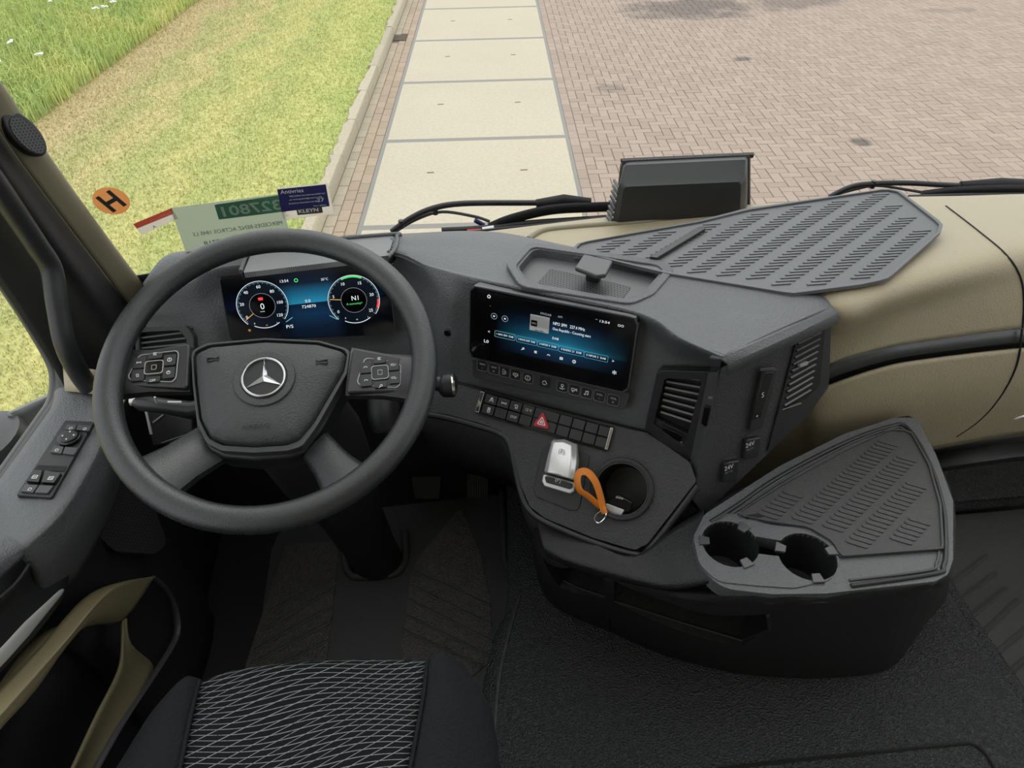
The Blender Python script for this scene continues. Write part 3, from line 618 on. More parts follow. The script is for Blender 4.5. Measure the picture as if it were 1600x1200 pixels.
# crease under the screen
tube('face_seam', [S.at(*S.px(x, y, -.006), -.006) for x, y in ((690, 593), (738, 605), (862, 640), (985, 671), (1010, 678))], .0028, M['void'], dash, n=6)
tube('face_trim', [S.at(*S.px(x, y, -.004), -.004) for x, y in ((700, 598), (760, 614))], .0022, M['silver'], dash, n=6)
# switch bank
sb = B.prism('switch_bank', rpoly(B.pxs([(752, 609), (960, 667), (950, 706), (743, 645)]), .003), 0, .004, M['gloss'], dash, bevel=.001)
def bil(u, v):
    a, b, c, d = V((755, 611.5)), V((958, 668)), V((948.5, 704)), V((745.5, 645)); return a.lerp(b, u).lerp(d.lerp(c, u), v)
for r in range(2):
    us = [0.03, .125, .22, .315, .41, .60, .70, .80, .90, .985] if True else []
    for k in range(len(us)-1):
        u0, u1 = us[k]+.004, us[k+1]-.004; v0, v1 = (.06, .46) if r == 0 else (.52, .94)
        o = B.prism('switch', rpoly(B.pxs([tuple(bil(u0, v0)), tuple(bil(u1, v0)), tuple(bil(u1, v1)), tuple(bil(u0, v1))], .004), .0012, 2), .004, .0085, M['smooth'], sb, bevel=.0008)
        g = [['road', 'axle', 'skid', '12 V', None], ['panel', None, 'STOP', None, None]][r][k] if k < 5 else None
        if g: c = bil((u0+u1)/2, (v0+v1)/2); q = B.px(c.x, c.y, .0085); (B.text(g, q.x, q.y, .0042, M['white'], sb, .0088, width=.011, name='switch_symbol') if g in ('12 V', 'STOP') else icon(B, g, q.x, q.y, .0046, M['white'], sb, .0087, 'switch_symbol'))
for u0, u1 in ((-.012, .018), (.982, 1.006)):
    B.prism('chrome_end', B.pxs([tuple(bil(u0, .02)), tuple(bil(u1, .02)), tuple(bil(u1, .98)), tuple(bil(u0, .98))], .004), .003, .0095, M['chrome'], sb, bevel=.001)
tri = rpoly(B.pxs([(849, 643), (859, 671), (833, 665)], .009), .003); hz = B.prism('hazard_switch', tri, .004, .012, M['red'], sb, bevel=.001)
ct = sum(tri, V((0, 0)))/len(tri)
B.ring('hazard_triangle', [ct+(p-ct)*.56 for p in tri], [ct+(p-ct)*.40 for p in tri], .012, .0124, M['white'], sb, n=30)
B.ring('hazard_triangle', [ct+(p-ct)*.24 for p in tri], [ct+(p-ct)*.08 for p in tri], .012, .0124, M['white'], sb, n=30)
# parking brake
pb_pts = rpoly(B.pxs([(858, 692), (900, 700), (922, 712), (905, 796), (893, 798), (838, 776), (834, 764), (848, 700)]), .008)
pb = B.prism('brake_plinth', pb_pts, 0, .0025, M['smooth'], dash, bevel=.001)
def lev(y0, y1, x0, x1, skew): return None
lv = [[(861, 690), (880, 689), (901, 698)], [(855, 712), (877, 712), (901, 722)], [(849, 738), (872, 741), (897, 751)]]
hh = [.020, .032, .034]
rowsL = []
for (a, b, c), h in zip(lv, hh):
    pa, pb2, pc = B.px(*a, h*.8), B.px(*b, h), B.px(*c, h*.8)
    r_ = [B.at(pa.x, pa.y, .004), B.at(pa.x, pa.y, h*.75), B.at(pa.x*.7+pb2.x*.3, pa.y*.7+pb2.y*.3, h*.97), B.at(pb2.x, pb2.y, h), B.at(pc.x*.7+pb2.x*.3, pc.y*.7+pb2.y*.3, h*.97), B.at(pc.x, pc.y, h*.75), B.at(pc.x, pc.y, .004)]
    rowsL.append(r_)
f0 = [B.at((p-B.o).dot(B.ex), (p-B.o).dot(B.ey)+.004, min((p-B.o).dot(B.ez), .010)) for p in rowsL[0]]
lever = grid('brake_lever', [f0]+rowsL, M['silver'], pb, caps=True, bevel=.003, seg=3, ang=30)
tray_o = rpoly(B.pxs([(848, 740), (898, 754), (897, 768), (890, 772), (850, 760), (846, 752)], .016), .005)
B.prism('brake_button_rim', tray_o, .003, .016, M['silver'], pb, bevel=.003)
B.prism('brake_button', rpoly(B.pxs([(851, 743), (896, 756), (892, 765), (854, 754)], .018), .004), .012, .022, M['smooth'], pb, bevel=.003)
q = B.px(878, 706, .032); B.text('(P)', q.x, q.y, .007, M['gloss'], pb, .0335, width=.010, name='brake_symbol')
q = B.px(872, 751, .022); B.text('(P)', q.x, q.y, .006, M['white'], pb, .0225, width=.009, name='brake_symbol')
# cup insert
cc = B.px(972, 764, 0); r1 = .0435
cup = B.ring('cup_insert', circ(cc.x, cc.y, r1+.006, 48), circ(cc.x, cc.y, r1-.003, 48), -.02, .008, M['smooth'], dash, bevel=.003, n=48)
carve(cons, [B.vf(circ(cc.x, cc.y, r1, 40), -.05, .02)])
rowsC = [[B.at(p.x, p.y, w) for p in circ(cc.x, cc.y, r, 40)] for r, w in ((r1-.003, .004), (r1-.004, -.03), (r1-.009, -.07), (.001, -.071))]
grid('cup_well', rowsC, M['smooth'], cup, closed_u=True, ang=40)
B.ring('cup_bead', circ(cc.x, cc.y, r1-.002, 48), circ(cc.x, cc.y, r1-.0032, 48), .006, .0088, M['trim'], cup, n=48)
# small knob below the panel
p0 = B.at(*B.px(886, 832, -.03), -.03)
tube('knob_stem', [p0+V((0, .02, 0)), p0+V((0, -.006, -.004))], [.012, .011], M['smooth'], dash, n=16)

def in_poly(p, L):
    c = False; j = len(L)-1
    for i in range(len(L)):
        a, b = L[i], L[j]
        if (a.y > p.y) != (b.y > p.y) and p.x < (b.x-a.x)*(p.y-a.y)/(b.y-a.y)+a.x: c = not c
        j = i
    return c
def open_pad(fr, outer, inner):
    ring_ = [a for a in outer]; c0 = sum(inner, V((0, 0)))/len(inner); L = [c0+(p-c0)*1.03 for p in inner]
    bm = bmesh.new(); bm.from_mesh(pad.data); kill = []
    for f in bm.faces:
        q = pad.location+f.calc_center_median()-fr.o
        if abs(q.dot(fr.ez)) < .04 and in_poly(V((q.dot(fr.ex), q.dot(fr.ey))), L): kill.append(f)
    bmesh.ops.delete(bm, geom=kill, context='FACES'); bm.to_mesh(pad.data); bm.free()
# ---- tray on the pad behind the touch screen, with speaker grille
T = Fr(pz(920, 430, .772), pz(1000, 455, .772)-pz(880, 420, .772), V((0, -.03, 1)))
tr = empty('pad_tray', T.at(0, 0), parent=dash)
o_ = rpoly(T.pxs([(790, 414), (824, 380), (1036, 410), (1054, 424), (1022, 462), (986, 478), (812, 450)]), [.02, .02, .015, .02, .03, .03, .03], 6)
i_ = rpoly(T.pxs([(806, 418), (832, 388), (1028, 417), (1036, 427), (1008, 460), (978, 470), (822, 443)]), [.015, .015, .012, .015, .02, .02, .02], 6)
T.ring('tray_rim', o_, i_, -.012, .004, M['dash'], tr, n=80, bevel=.002)
open_pad(T, o_, i_)
T.prism('tray_floor', i_, -.022, -.014, M['mat_rubber'], tr, smooth=False)
T.ring('tray_wall', [p+(T.px(920, 430)-p).normalized()*-.001 for p in i_], [p+(T.px(920, 430)-p).normalized()*.004 for p in i_], -.016, .001, M['dash'], tr, n=80)
def dots_mat(name, fr, pitch, hole, base, dark):
    m, N, L, Bs = new_mat(name); Bs.inputs['Roughness'].default_value = .5
    geo = N.new('ShaderNodeNewGeometry'); comp = []
    for ax in (fr.ex, fr.ey):
        d = N.new('ShaderNodeVectorMath'); d.operation = 'DOT_PRODUCT'; d.inputs[1].default_value = ax/pitch; L.new(geo.outputs['Position'], d.inputs[0])
        comp.append(d)
    row = N.new('ShaderNodeMath'); row.operation = 'FLOOR'; L.new(comp[1].outputs['Value'], row.inputs[0])
    sh = N.new('ShaderNodeMath'); sh.operation = 'MULTIPLY_ADD'; sh.inputs[1].default_value = .5; L.new(row.outputs[0], sh.inputs[0]); L.new(comp[0].outputs['Value'], sh.inputs[2])
    sq_ = []
    for s_ in (sh.outputs[0], comp[1].outputs['Value']):
        f = N.new('ShaderNodeMath'); f.operation = 'FRACT'; L.new(s_, f.inputs[0]); g = N.new('ShaderNodeMath'); g.operation = 'SUBTRACT'; g.inputs[1].default_value = .5; L.new(f.outputs[0], g.inputs[0])
        h = N.new('ShaderNodeMath'); h.operation = 'POWER'; h.inputs[1].default_value = 2; L.new(g.outputs[0], h.inputs[0]); sq_.append(h)
    ad = N.new('ShaderNodeMath'); L.new(sq_[0].outputs[0], ad.inputs[0]); L.new(sq_[1].outputs[0], ad.inputs[1])
    lt = N.new('ShaderNodeMath'); lt.operation = 'LESS_THAN'; lt.inputs[1].default_value = hole*hole; L.new(ad.outputs[0], lt.inputs[0])
    mx = N.new('ShaderNodeMixRGB'); mx.inputs[1].default_value = base; mx.inputs[2].default_value = dark; L.new(lt.outputs[0], mx.inputs[0]); L.new(mx.outputs[0], Bs.inputs['Base Color'])
    bp = N.new('ShaderNodeBump'); bp.invert = True; bp.inputs['Distance'].default_value = .001; L.new(lt.outputs[0], bp.inputs['Height']); L.new(bp.outputs[0], Bs.inputs['Normal']); return m
M['grille'] = dots_mat('speaker_grille', T, .0052, .30, (.075, .08, .085, 1), (.006, .006, .006, 1))
T.prism('speaker_grille', rpoly(T.pxs([(860, 409), (988, 437), (963, 470), (832, 440)]), .006), -.014, -.013, M['grille'], tr, smooth=False)
puck = tag(T.prism('phone_mount', rpoly(T.pxs([(898, 419), (912, 398), (958, 408), (947, 430), (932, 432)], .018), .004), .012, .020, M['trim'], None, bevel=.003),
           'small black square phone mount pad standing in the dash tray', 'phone mount')
T.prism('mount_foot', rrect(*(T.px(928, 424, .002)), .022, .016, .004), -.013, .013, M['smooth'], puck, bevel=.001)

# ---- second tray, left, half hidden behind the wheel
T2 = Fr(pz(575, 385, .755), pz(620, 380, .755)-pz(540, 388, .755), V((0, -.02, 1)))
t2 = empty('cluster_tray', T2.at(0, 0), parent=dash)
o2 = rpoly(T2.pxs([(384, 424), (392, 388), (612, 365), (625, 370), (620, 394), (604, 404)]), .010, 5); i2 = rpoly(T2.pxs([(394, 419), (402, 394), (604, 371), (613, 375), (608, 390), (597, 399)]), .008, 5)
open_pad(T2, o2, i2)
M['ribbed'] = dots_mat('sheen_tray_ribs', T2, .0036, .30, (.26, .265, .27, 1), (.15, .15, .152, 1))  # pale grey base paints in the sky reflected off the tray floor
T2.prism('tray_floor', rpoly(T2.pxs([(380, 427), (396, 389), (612, 368), (616, 372), (606, 400)], -.003), .004), -.012, -.002, M['ribbed'], t2, smooth=False)
fw = [T2.at(*T2.px(x, y), 0) for x, y in ((376, 424), (388, 394), (402, 385), (606, 366), (620, 370), (618, 388), (606, 402))]
tube('tray_rim', cat(fw, 6), .0035, M['dash'], t2, n=8)
grid('tray_wall', [cat(fw, 6), [p+V((0, -.004, -.016)) for p in cat(fw, 6)]], M['smooth'], t2, solid=.002)
hood = C.prism('cluster_hood', C.pxs([(339, 431), (350, 423), (600, 397), (610, 400), (606, 405), (346, 432)], -.004), -.02, .005, M['smooth'], dash, bevel=.002)
# light sensor between the screens
q = S.px(699, 520, -.006); S.prism('sensor_button', circ(q.x, q.y, .0065, 20), -.02, -.004, M['gloss'], dash, bevel=.002)
# ---- instrument cluster
cq = C.pxs([(342, 430), (604, 404), (618, 522), (360, 534)])
u1c = max(p.x for p in cq); v1c = min(p.y for p in cq)
MC = screen_mat('cluster_display', C, 0, u1c, v1c, 0, ([(0, srgb(22, 20, 44)), (.12, srgb(38, 36, 62)), (.3, (.06, .10, .16, 1)), (.40, (.9, .9, .9, 1)), (.52, w_), (.63, (.9, .9, .9, 1)), (.70, (.05, .08, .1, 1)), (1, (.01, .01, .02, 1))],  # purple stops at the left paint a reflection into the display
                [(0, srgb(6, 8, 18)), (.22, srgb(8, 24, 44)), (.40, srgb(14, 44, 72)), (.535, srgb(10, 30, 48)), (.545, srgb(40, 130, 165)), (.66, srgb(26, 96, 128)), (.80, srgb(10, 26, 44)), (1, srgb(6, 8, 14))]))
clu = C.prism('instrument_cluster', rpoly(cq, .010, 6), -.012, .002, M['gloss'], dash, bevel=.0015)
cen = sum(cq, V((0, 0)))/4
C.prism('cluster_display', rpoly([cen+(p-cen)*.985 for p in cq], .009, 6), .002, .0024, MC, clu, smooth=False)
C.ring('cluster_rim', rpoly([cen+(p-cen)*1.006 for p in cq], .010, 6), rpoly([cen+(p-cen)*.995 for p in cq], .010, 6), -.002, .0030, M['trim'], clu, n=80)
def cst(x, y, s, h, mat='lit', width=None): q = C.px(x, y, .0026); C.text(s, q.x, q.y, h, M[mat], clu, .0032, width=width, name='cluster_lettering')
def arc_pts(c, r, a0, a1, n=40): return [V((c.x+r*math.cos(R(a0+(a1-a0)*k/n)), c.y+r*math.sin(R(a0+(a1-a0)*k/n)))) for k in range(n+1)]
M['dialface'] = emit('dial_face', srgb(9, 17, 27), .8)
for cx, cy, nums, na in ((410, 477.5, [(386, 495.7, '0'), (378, 475.5, '20'), (384, 457, '40'), (403.6, 448, '60'), (425, 455, '80'), (437.6, 472, '100'), (437.6, 492, '120')], 215),
                         (553, 469, [(528.8, 487, '0'), (521, 463.6, '5'), (535.7, 443.7, '10'), (562, 442, '15'), (580.6, 460, '20'), (579.6, 484.5, '25')], 172)):
    c = C.px(cx, cy, .0026); rr = (C.px(cx+40, cy-1, .0026)-c).length
    C.prism('dial_face', circ(c.x, c.y, rr*.99, 40), .0024, .0025, M['dialface'], clu, smooth=False)
    C.stroke('dial_ring', arc_pts(c, rr, -40, 225), .0008, .0025, .0028, M['lit'], clu)
    C.stroke('dial_ring', arc_pts(c, rr*.95, -40, 225), .0004, .0025, .0027, M['litblue'], clu)
    C.prism('dial_hub', circ(c.x, c.y, rr*.5, 32), .0025, .0026, M['glass_black'], clu, smooth=False)
    C.stroke('hub_ring', arc_pts(c, rr*.5, 0, 360), .0005, .0026, .0028, M['litdim'], clu)
    C.stroke('gauge_arc', arc_pts(c, rr*.93, -120, -55, 16), .0010, .0026, .0029, M['lit'], clu)
    for k in range(25):
        a = 220-k*260/24; C.stroke('dial_tick', [V((c.x+rr*f*math.cos(R(a)), c.y+rr*f*math.sin(R(a)))) for f in (.90, .96)], .0005, .0026, .0028, M['litdim'], clu)
    a = R(na); C.stroke('needle', [V((c.x+rr*f*math.cos(a), c.y+rr*f*math.sin(a))) for f in (.50, .92)], .0011, .0028, .0031, M['litorange'] if na > 200 else M['litorange'], clu)
    for x, y, s in nums: cst(x, y, s, .0055, 'lit')
c = C.px(553, 469, .0026); rr = (C.px(593, 468, .0026)-c).length
C.stroke('green_band', arc_pts(c, rr*.95, 65, 112, 12), .0030, .0028, .0031, M['litgreen'], clu); C.stroke('red_band', arc_pts(c, rr*.95, -24, -4, 8), .0034, .0028, .0031, M['litred'], clu)
cst(410, 478.5, '0', .011); cst(410.5, 486.5, 'km/h', .0022, 'lit', .007); q = C.px(407, 467, .0026); C.prism('brake_warning', rrect(q.x, q.y, .008, .005, .001), .0028, .003, M['litred'], clu, smooth=False)
cst(554.7, 465.5, 'N1', .0085); cst(554, 474.5, 'A economy+', .0042, 'litgreen', .028)
cst(444, 439, '13:54', .005, 'lit', .014); cst(507, 436, '25\u00b0C', .0042, 'lit', .012); q = C.px(462.5, 438, .0026); C.ring('lamp_sign', circ(q.x, q.y, .0035, 16), circ(q.x, q.y, .0022, 16), .0028, .003, M['litgreen'], clu, n=16)
cst(481, 470, '0.0', .0055); cst(482.7, 478.5, '724870', .0055, 'lit', .024); cst(453, 510, 'P/S', .006, 'lit', .012); cst(390, 516, '*', .008, 'litorange')
cst(417, 508, '=', .004, 'litorange'); cst(398, 505.5, '0', .003); cst(433, 504, '1', .003); cst(558, 499, '=', .004); cst(540, 497, '0', .003); cst(575, 495, '1', .003)
C.stroke('lane_mark', C.pxs([(447, 503), (457, 496)], .0026), .0012, .0026, .0029, M['litcyan'], clu); C.stroke('lane_mark', C.pxs([(515, 493), (527, 499)], .0026), .0012, .0026, .0029, M['litcyan'], clu)

# ---- left vent beside the cluster
lvn = empty('driver_vent', pz(265, 530, .64), parent=dash)
VL = Fr(pz(265, 528, .652), V((1, .03, 0)), V((0, -.8, .6)))
VL.ring('vent_frame', rpoly(VL.pxs([(215, 512), (292, 508), (306, 524), (308, 556), (215, 560)]), .008, 5), rpoly(VL.pxs([(222, 520), (284, 517), (294, 530), (295, 552), (222, 556)]), .006, 5), -.01, .010, M['smooth'], lvn, n=48, bevel=.002)
VL.prism('vent_recess', VL.pxs([(216, 514), (298, 512), (302, 556), (216, 558)]), -.012, -.006, M['void'], lvn, smooth=False)
for k in range(4): VL.stroke('slat', VL.pxs([(222, 528+k*8), (294, 519+k*9)], 0), .003, -.005, .004, M['trim'], lvn)

# ---- beige passenger side of the dashboard
def zrow(L): return [pz(*q) for q in L]
def yrow(L): return [pY(*q) for q in L]
g0 = zrow([(700, 369, .735), (830, 353, .74), (960, 338, .742), (1165, 320, .742), (1300, 313, .742), (1400, 308, .742), (1500, 306, .742), (1620, 303, .742), (1760, 306, .74), (1900, 316, .735)])
g1 = zrow([(740, 385, .745), (870, 380, .75), (990, 366, .752), (1165, 352, .757), (1290, 350, .76), (1390, 345, .76), (1490, 345, .76), (1620, 340, .76), (1760, 345, .76), (1900, 355, .755)])
g2 = zrow([(900, 440, .745), (1000, 445, .745), (1120, 450, .75), (1240, 460, .755), (1322, 478, .762), (1385, 452, .765), (1470, 428, .765), (1610, 394, .765), (1760, 390, .765), (1910, 400, .76)])
g3 = yrow([(1120, 560, .86), (1140, 560, .86), (1180, 550, .86), (1240, 540, .855), (1305, 528, .845), (1385, 500, .845), (1465, 476, .858), (1610, 446, .872), (1760, 440, .88), (1920, 450, .88)])
g4 = yrow([(1160, 660, .87), (1180, 650, .87), (1210, 640, .865), (1250, 618, .855), (1290, 573, .842), (1375, 546, .842), (1450, 533, .85), (1610, 513, .858), (1760, 510, .865), (1930, 520, .865)])
ub = patch('passenger_upper', [g0, g1, g2, g3, g4], 5, 5, M['beige'], dash, solid=.005, ang=180)
h0 = yrow([(1160, 664, .868), (1180, 655, .868), (1210, 648, .862), (1250, 630, .852), (1283, 606, .836), (1375, 574, .836), (1450, 560, .843), (1610, 542, .85), (1760, 534, .858), (1930, 544, .858)])
h1 = yrow([(1150, 720, .868), (1170, 715, .868), (1205, 705, .862), (1250, 690, .852), (1290, 660, .836), (1380, 632, .836), (1460, 618, .84), (1610, 604, .846), (1760, 600, .855), (1930, 610, .855)])
h2 = yrow([(1110, 800, .89), (1140, 800, .89), (1190, 790, .88), (1250, 780, .87), (1300, 745, .86), (1390, 715, .86), (1470, 697, .862), (1610, 674, .866), (1760, 668, .87), (1930, 676, .87)])
patch('passenger_lower', [h0, h1, h2], 5, 6, M['beige'], dash, solid=.005, ang=180)
# recessed dark strip between the two
s0 = [p+V((0, -.001, .001)) for p in g4[3:]]; s1 = [p+V((0, .004, -.001)) for p in h0[3:]]
patch('accent_strip', [s0, [a.lerp(b, .64)+V((0, -.005, 0)) for a, b in zip(s0, s1)]], 5, 2, M['trim'], dash, solid=.004, ang=180)
patch('accent_gap', [[a.lerp(b, .62)+V((0, .012, 0)) for a, b in zip(s0, s1)], [p+V((0, .008, -.006)) for p in s1]], 5, 2, M['void'], dash, solid=.003, ang=180)
# seams that run over the beige skin
from mathutils.bvhtree import BVHTree
def skin(*names):
    vs, fs = [], []
    for o in dash.children:
        if o.name.split('.')[0] in names:
            k = len(vs); m = WM(o); vs += [m @ q.co for q in o.data.vertices]; fs += [[i+k for i in p.vertices] for p in o.data.polygons]
    return BVHTree.FromPolygons(vs, fs)
def on_skin(tree, L, lift=.0008):
    out = []
    for x, y in L:
        d = ray(x, y).normalized(); h = tree.ray_cast(CAM, d)
        if h[0] is not None: out.append(h[0]-d*lift)
    return out
sk_ = skin('passenger_upper', 'passenger_lower', 'accent_strip')
def pxcat(L, n=6): return [(p.x, p.y) for p in cat([V((x, y, 0)) for x, y in L], n)]
for nm, L, r in (('lid_seam', [(1478, 322), (1530, 362), (1572, 398), (1594, 432), (1600, 470), (1598, 512)], .0016), ('glovebox_seam', [(1594, 546), (1588, 572), (1574, 602), (1552, 634), (1526, 660), (1494, 682)], .0020), ('strip_joint', [(1597, 514), (1594, 544)], .002)):
    P = on_skin(sk_, pxcat(L), .0008 if nm == 'lid_seam' else .0095)
    if len(P) > 2: tube(nm, P, r, M['void'], dash, n=6)
P = on_skin(sk_, pxcat([(1584, 655), (1598, 650), (1625, 648), (1660, 648)], 4), .010)
tube('glovebox_handle', P, [.002]+[.0035]*20, M['silver'], dash, n=8)
P = on_skin(sk_, pxcat([(826, 374), (850, 361), (900, 355), (1000, 347), (1068, 338)], 5), .001)
if len(P) > 2: tube('ledge_groove', P, .006, M['beige_dark'], dash, n=8)
# closed underside of the dashboard (toe board) and kick panels
prism('toe_board', [V((-.62, 1.16, -.02)), V((1.5, 1.16, -.02)), V((1.5, 1.16, .66)), V((-.62, 1.16, .66))], (0, .03, 0), M['doorblack'], dash, smooth=False)
kp = [pY(1440, 700, .875), pY(1600, 678, .878), pY(1760, 668, .88)]
grid('kick_ledge', [kp, [p+V((0, .02, -.045)) for p in kp], [p+V((0, -.01, -.055)) for p in kp], [p+V((0, -.008, -.068)) for p in kp]], M['smooth'], dash, solid=.004)
# ================================================================== storage console with cup holders, right of the seat
TZ = .10                                                     # top of the engine tunnel
def slot_rows(fr, poly, u_dir_px, rows):
    pass
con = empty('storage_console', pz(1150, 1000, TZ), 'black storage console with twin cup holders beside the engine tunnel', 'storage console')
Tp = [(836, 812, .415), (848, 856, .415), (880, 876, .42), (949, 895, .43), (1036, 917, .455), (1113, 931, .49), (1205, 935, .50), (1292, 933, .50), (1395, 925, .50), (1462, 914, .50), (1484, 902, .50), (1491, 878, .50), (1492, 783, .50), (1464, 712, .50), (1434, 652, .50), (1395, 652, .50), (1318, 678, .50), (1216, 729, .50), (1108, 796, .50), (1020, 862, .455), (930, 835, .415)]
Bp2 = [(836, 860, TZ), (849, 927, TZ), (882, 958, TZ), (954, 988, TZ), (1036, 1024, TZ), (1139, 1050, TZ), (1205, 1058, TZ), (1292, 1060, TZ), (1385, 1048, TZ), (1426, 1005, TZ), (1450, 970, TZ), (1477, 937, TZ), (1500, 880, TZ), (1480, 840, TZ), (1440, 800, TZ), (1400, 790, TZ), (1340, 800, TZ), (1250, 830, TZ), (1150, 860, TZ), (1050, 880, TZ), (950, 850, TZ)]
tp = [pz(*q) for q in Tp]; bt = [pz(*q) for q in Bp2]
for i, q in zip(range(12, 21), ((.97, .72), (.97, .80), (.96, .90), (.88, .93), (.70, .94), (.55, .94), (.42, .94), (.30, .94), (.22, .93))): bt[i] = V((q[0], q[1], TZ))
tq = [V(p) for p in tp]
for i, dz in ((0, .02), (1, .02), (2, .02), (3, .02), (4, .015), (5, .008), (19, .03), (20, .03)): tq[i].z -= dz
up_t, up_b = cat(tq, 3, True), cat(bt, 3, True); n = len(up_t); cen_t = sum(up_t, V())/n
v_ = up_b+[a.lerp(b, .9) for a, b in zip(up_b, up_t)]+[a.lerp(b, .975) for a, b in zip(up_b, up_t)]+[p+(cen_t-p).normalized()*.006 for p in up_t]
f_ = [list(range(n))[::-1], [3*n+i for i in range(n)]]+[[r*n+i, r*n+(i+1) % n, (r+1)*n+(i+1) % n, (r+1)*n+i] for r in range(3) for i in range(n)]
body = mk('console_body', v_, f_, M['box'], con, ang=50)
sh1 = [pz(*q) for q in ((836, 800, .43), (870, 826, .43), (925, 848, .44), (990, 868, .45), (1050, 826, .478), (1100, 796, .497))]
sh2 = [pz(*q) for q in ((842, 832, .42), (880, 856, .424), (938, 874, .434), (1010, 890, .452), (1060, 872, .48), (1100, 850, .499))]
sh3 = [pz(*q) for q in ((848, 858, .412), (884, 877, .416), (949, 897, .426), (1036, 917, .452), (1085, 912, .480), (1110, 905, .498))]
patch('console_shoulder', [sh1, sh2, sh3, [p+V((.004, .012, -.03)) for p in sh3]], 5, 4, M['box'], con, solid=.003, ang=180)
# open pockets in the side that faces the seat
def pocket(quad_px, zs, depth):
    P = [pz(x, y, z) for (x, y), z in zip(quad_px, zs)]; c = sum(P, V())/len(P); nrm = (P[1]-P[0]).cross(P[2]-P[0]).normalized()
    if nrm.dot(CAM-c) < 0: nrm = -nrm
    return prism_vf([p+nrm*.05 for p in P], [p-nrm*depth+V((0, 0, -.01)) for p in P])
def wall(i, t, s): # point on the side wall between outline point i and i+1, s from top 0 to bottom 1
    a = tp[i].lerp(tp[i+1], t); b = bt[i].lerp(bt[i+1], t); return a.lerp(b, s)
def wp(px, py, pts):
    """the wall point seen at a pixel: intersect with the plane of three wall points"""
    a, b, c = pts; nrm = (b-a).cross(c-a).normalized(); return pl(px, py, a, nrm), nrm
PW1 = (wall(1, 0, .5), wall(2, .9, .2), wall(2, .9, .8)); PW2 = (wall(3, .05, .5), wall(5, .9, .2), wall(5, .9, .8))
def pocket2(px, PW, depth):
    pn = [wp(x, y, PW) for x, y in px]; nrm = pn[0][1]; P = [p for p, _ in pn]
    if nrm.dot(CAM-P[0]) < 0: nrm = -nrm
    return prism_vf([p+nrm*.06 for p in P], [p-nrm*depth for p in P]), P, nrm
c1, P1, n1 = pocket2([(852, 863), (943, 893), (947, 932), (905, 918), (880, 906)], PW1, .10)
c2, P2, n2 = pocket2([(960, 905), (1080, 938), (1200, 960), (1203, 982), (1160, 1000), (1060, 970), (960, 938)], PW2, .10)
carve(body, [c1]); carve(body, [c2])
for P, nm in ((P1, 'small_pocket_lip'), (P2, 'long_pocket_lip')):
    Q = P[2:]; tube(nm, [p+n1*.001 for p in Q], .003, M['smooth'], con, n=8)
tube('body_joint', [wp(952, 912, PW2)[0], wp(954, 985, PW2)[0]], .002, M['void'], con, n=6)
# the tray surface
K = Fr(pz(1300, 830, .50), V((1, 0, 0)), V((0, 0, 1)))
def kz(L, w=0): return K.pxs(L, w)
trim_o = rpoly(kz([(1082, 842), (1100, 806), (1216, 731), (1318, 680), (1396, 655), (1432, 655), (1462, 714), (1488, 785), (1488, 876), (1480, 900), (1460, 911), (1290, 930), (1205, 931), (1125, 922), (1092, 886)]), [.03, .03, .02, .02, .01, .01, .02, .03, .02, .02, .02, .03, .03, .05, .05], 5)
top = K.prism('console_top', trim_o, -.02, .004, M['dash'], con, bevel=.003)
# rim (double bead) around mat
lip = kz([(1110, 815), (1150, 790), (1218, 744), (1318, 692), (1390, 666), (1418, 668), (1452, 722), (1474, 790), (1478, 858), (1474, 884), (1460, 896), (1330, 915)], .006)
tube('tray_bead', cat([K.at(p.x, p.y, .005) for p in lip], 5), .0035, M['smooth'], con, n=8)
tube('tray_bead', cat([K.at(p.x, p.y, .005)+(K.at(0, 0, 0)-K.at(p.x, p.y, .0)).normalized()*.009 for p in lip], 5), .002, M['trim'], con, n=8)
# cups
cA, cB = K.px(1140, 853, 0), K.px(1260, 873, 0); rc = .041
K.prism('cup_plate', rpoly(kz([(1084, 845), (1104, 812), (1140, 802), (1205, 822), (1262, 826), (1304, 852), (1312, 880), (1296, 908), (1240, 920), (1180, 916), (1120, 910), (1092, 882)], .004), [.03]*12, 4), .002, .006, M['dash'], con, bevel=.002)
holes = []
for o in [x for x in con.children if x.name.split('.')[0] in ('console_top', 'cup_plate')]:
    ch = kz([(1180, 842), (1228, 850), (1224, 874), (1176, 868)], 0)
    carve(o, [K.vf(circ(cA.x, cA.y, rc, 32), -.10, .03)]); carve(o, [K.vf(circ(cB.x, cB.y, rc, 32), -.10, .03)]); carve(o, [K.vf(ch, -.035, .03)])
carve(body, [K.vf(circ(cA.x, cA.y, rc+.001, 32), -.09, .03)]); carve(body, [K.vf(circ(cB.x, cB.y, rc+.001, 32), -.09, .03)]); carve(body, [K.vf(ch, -.035, .03)])
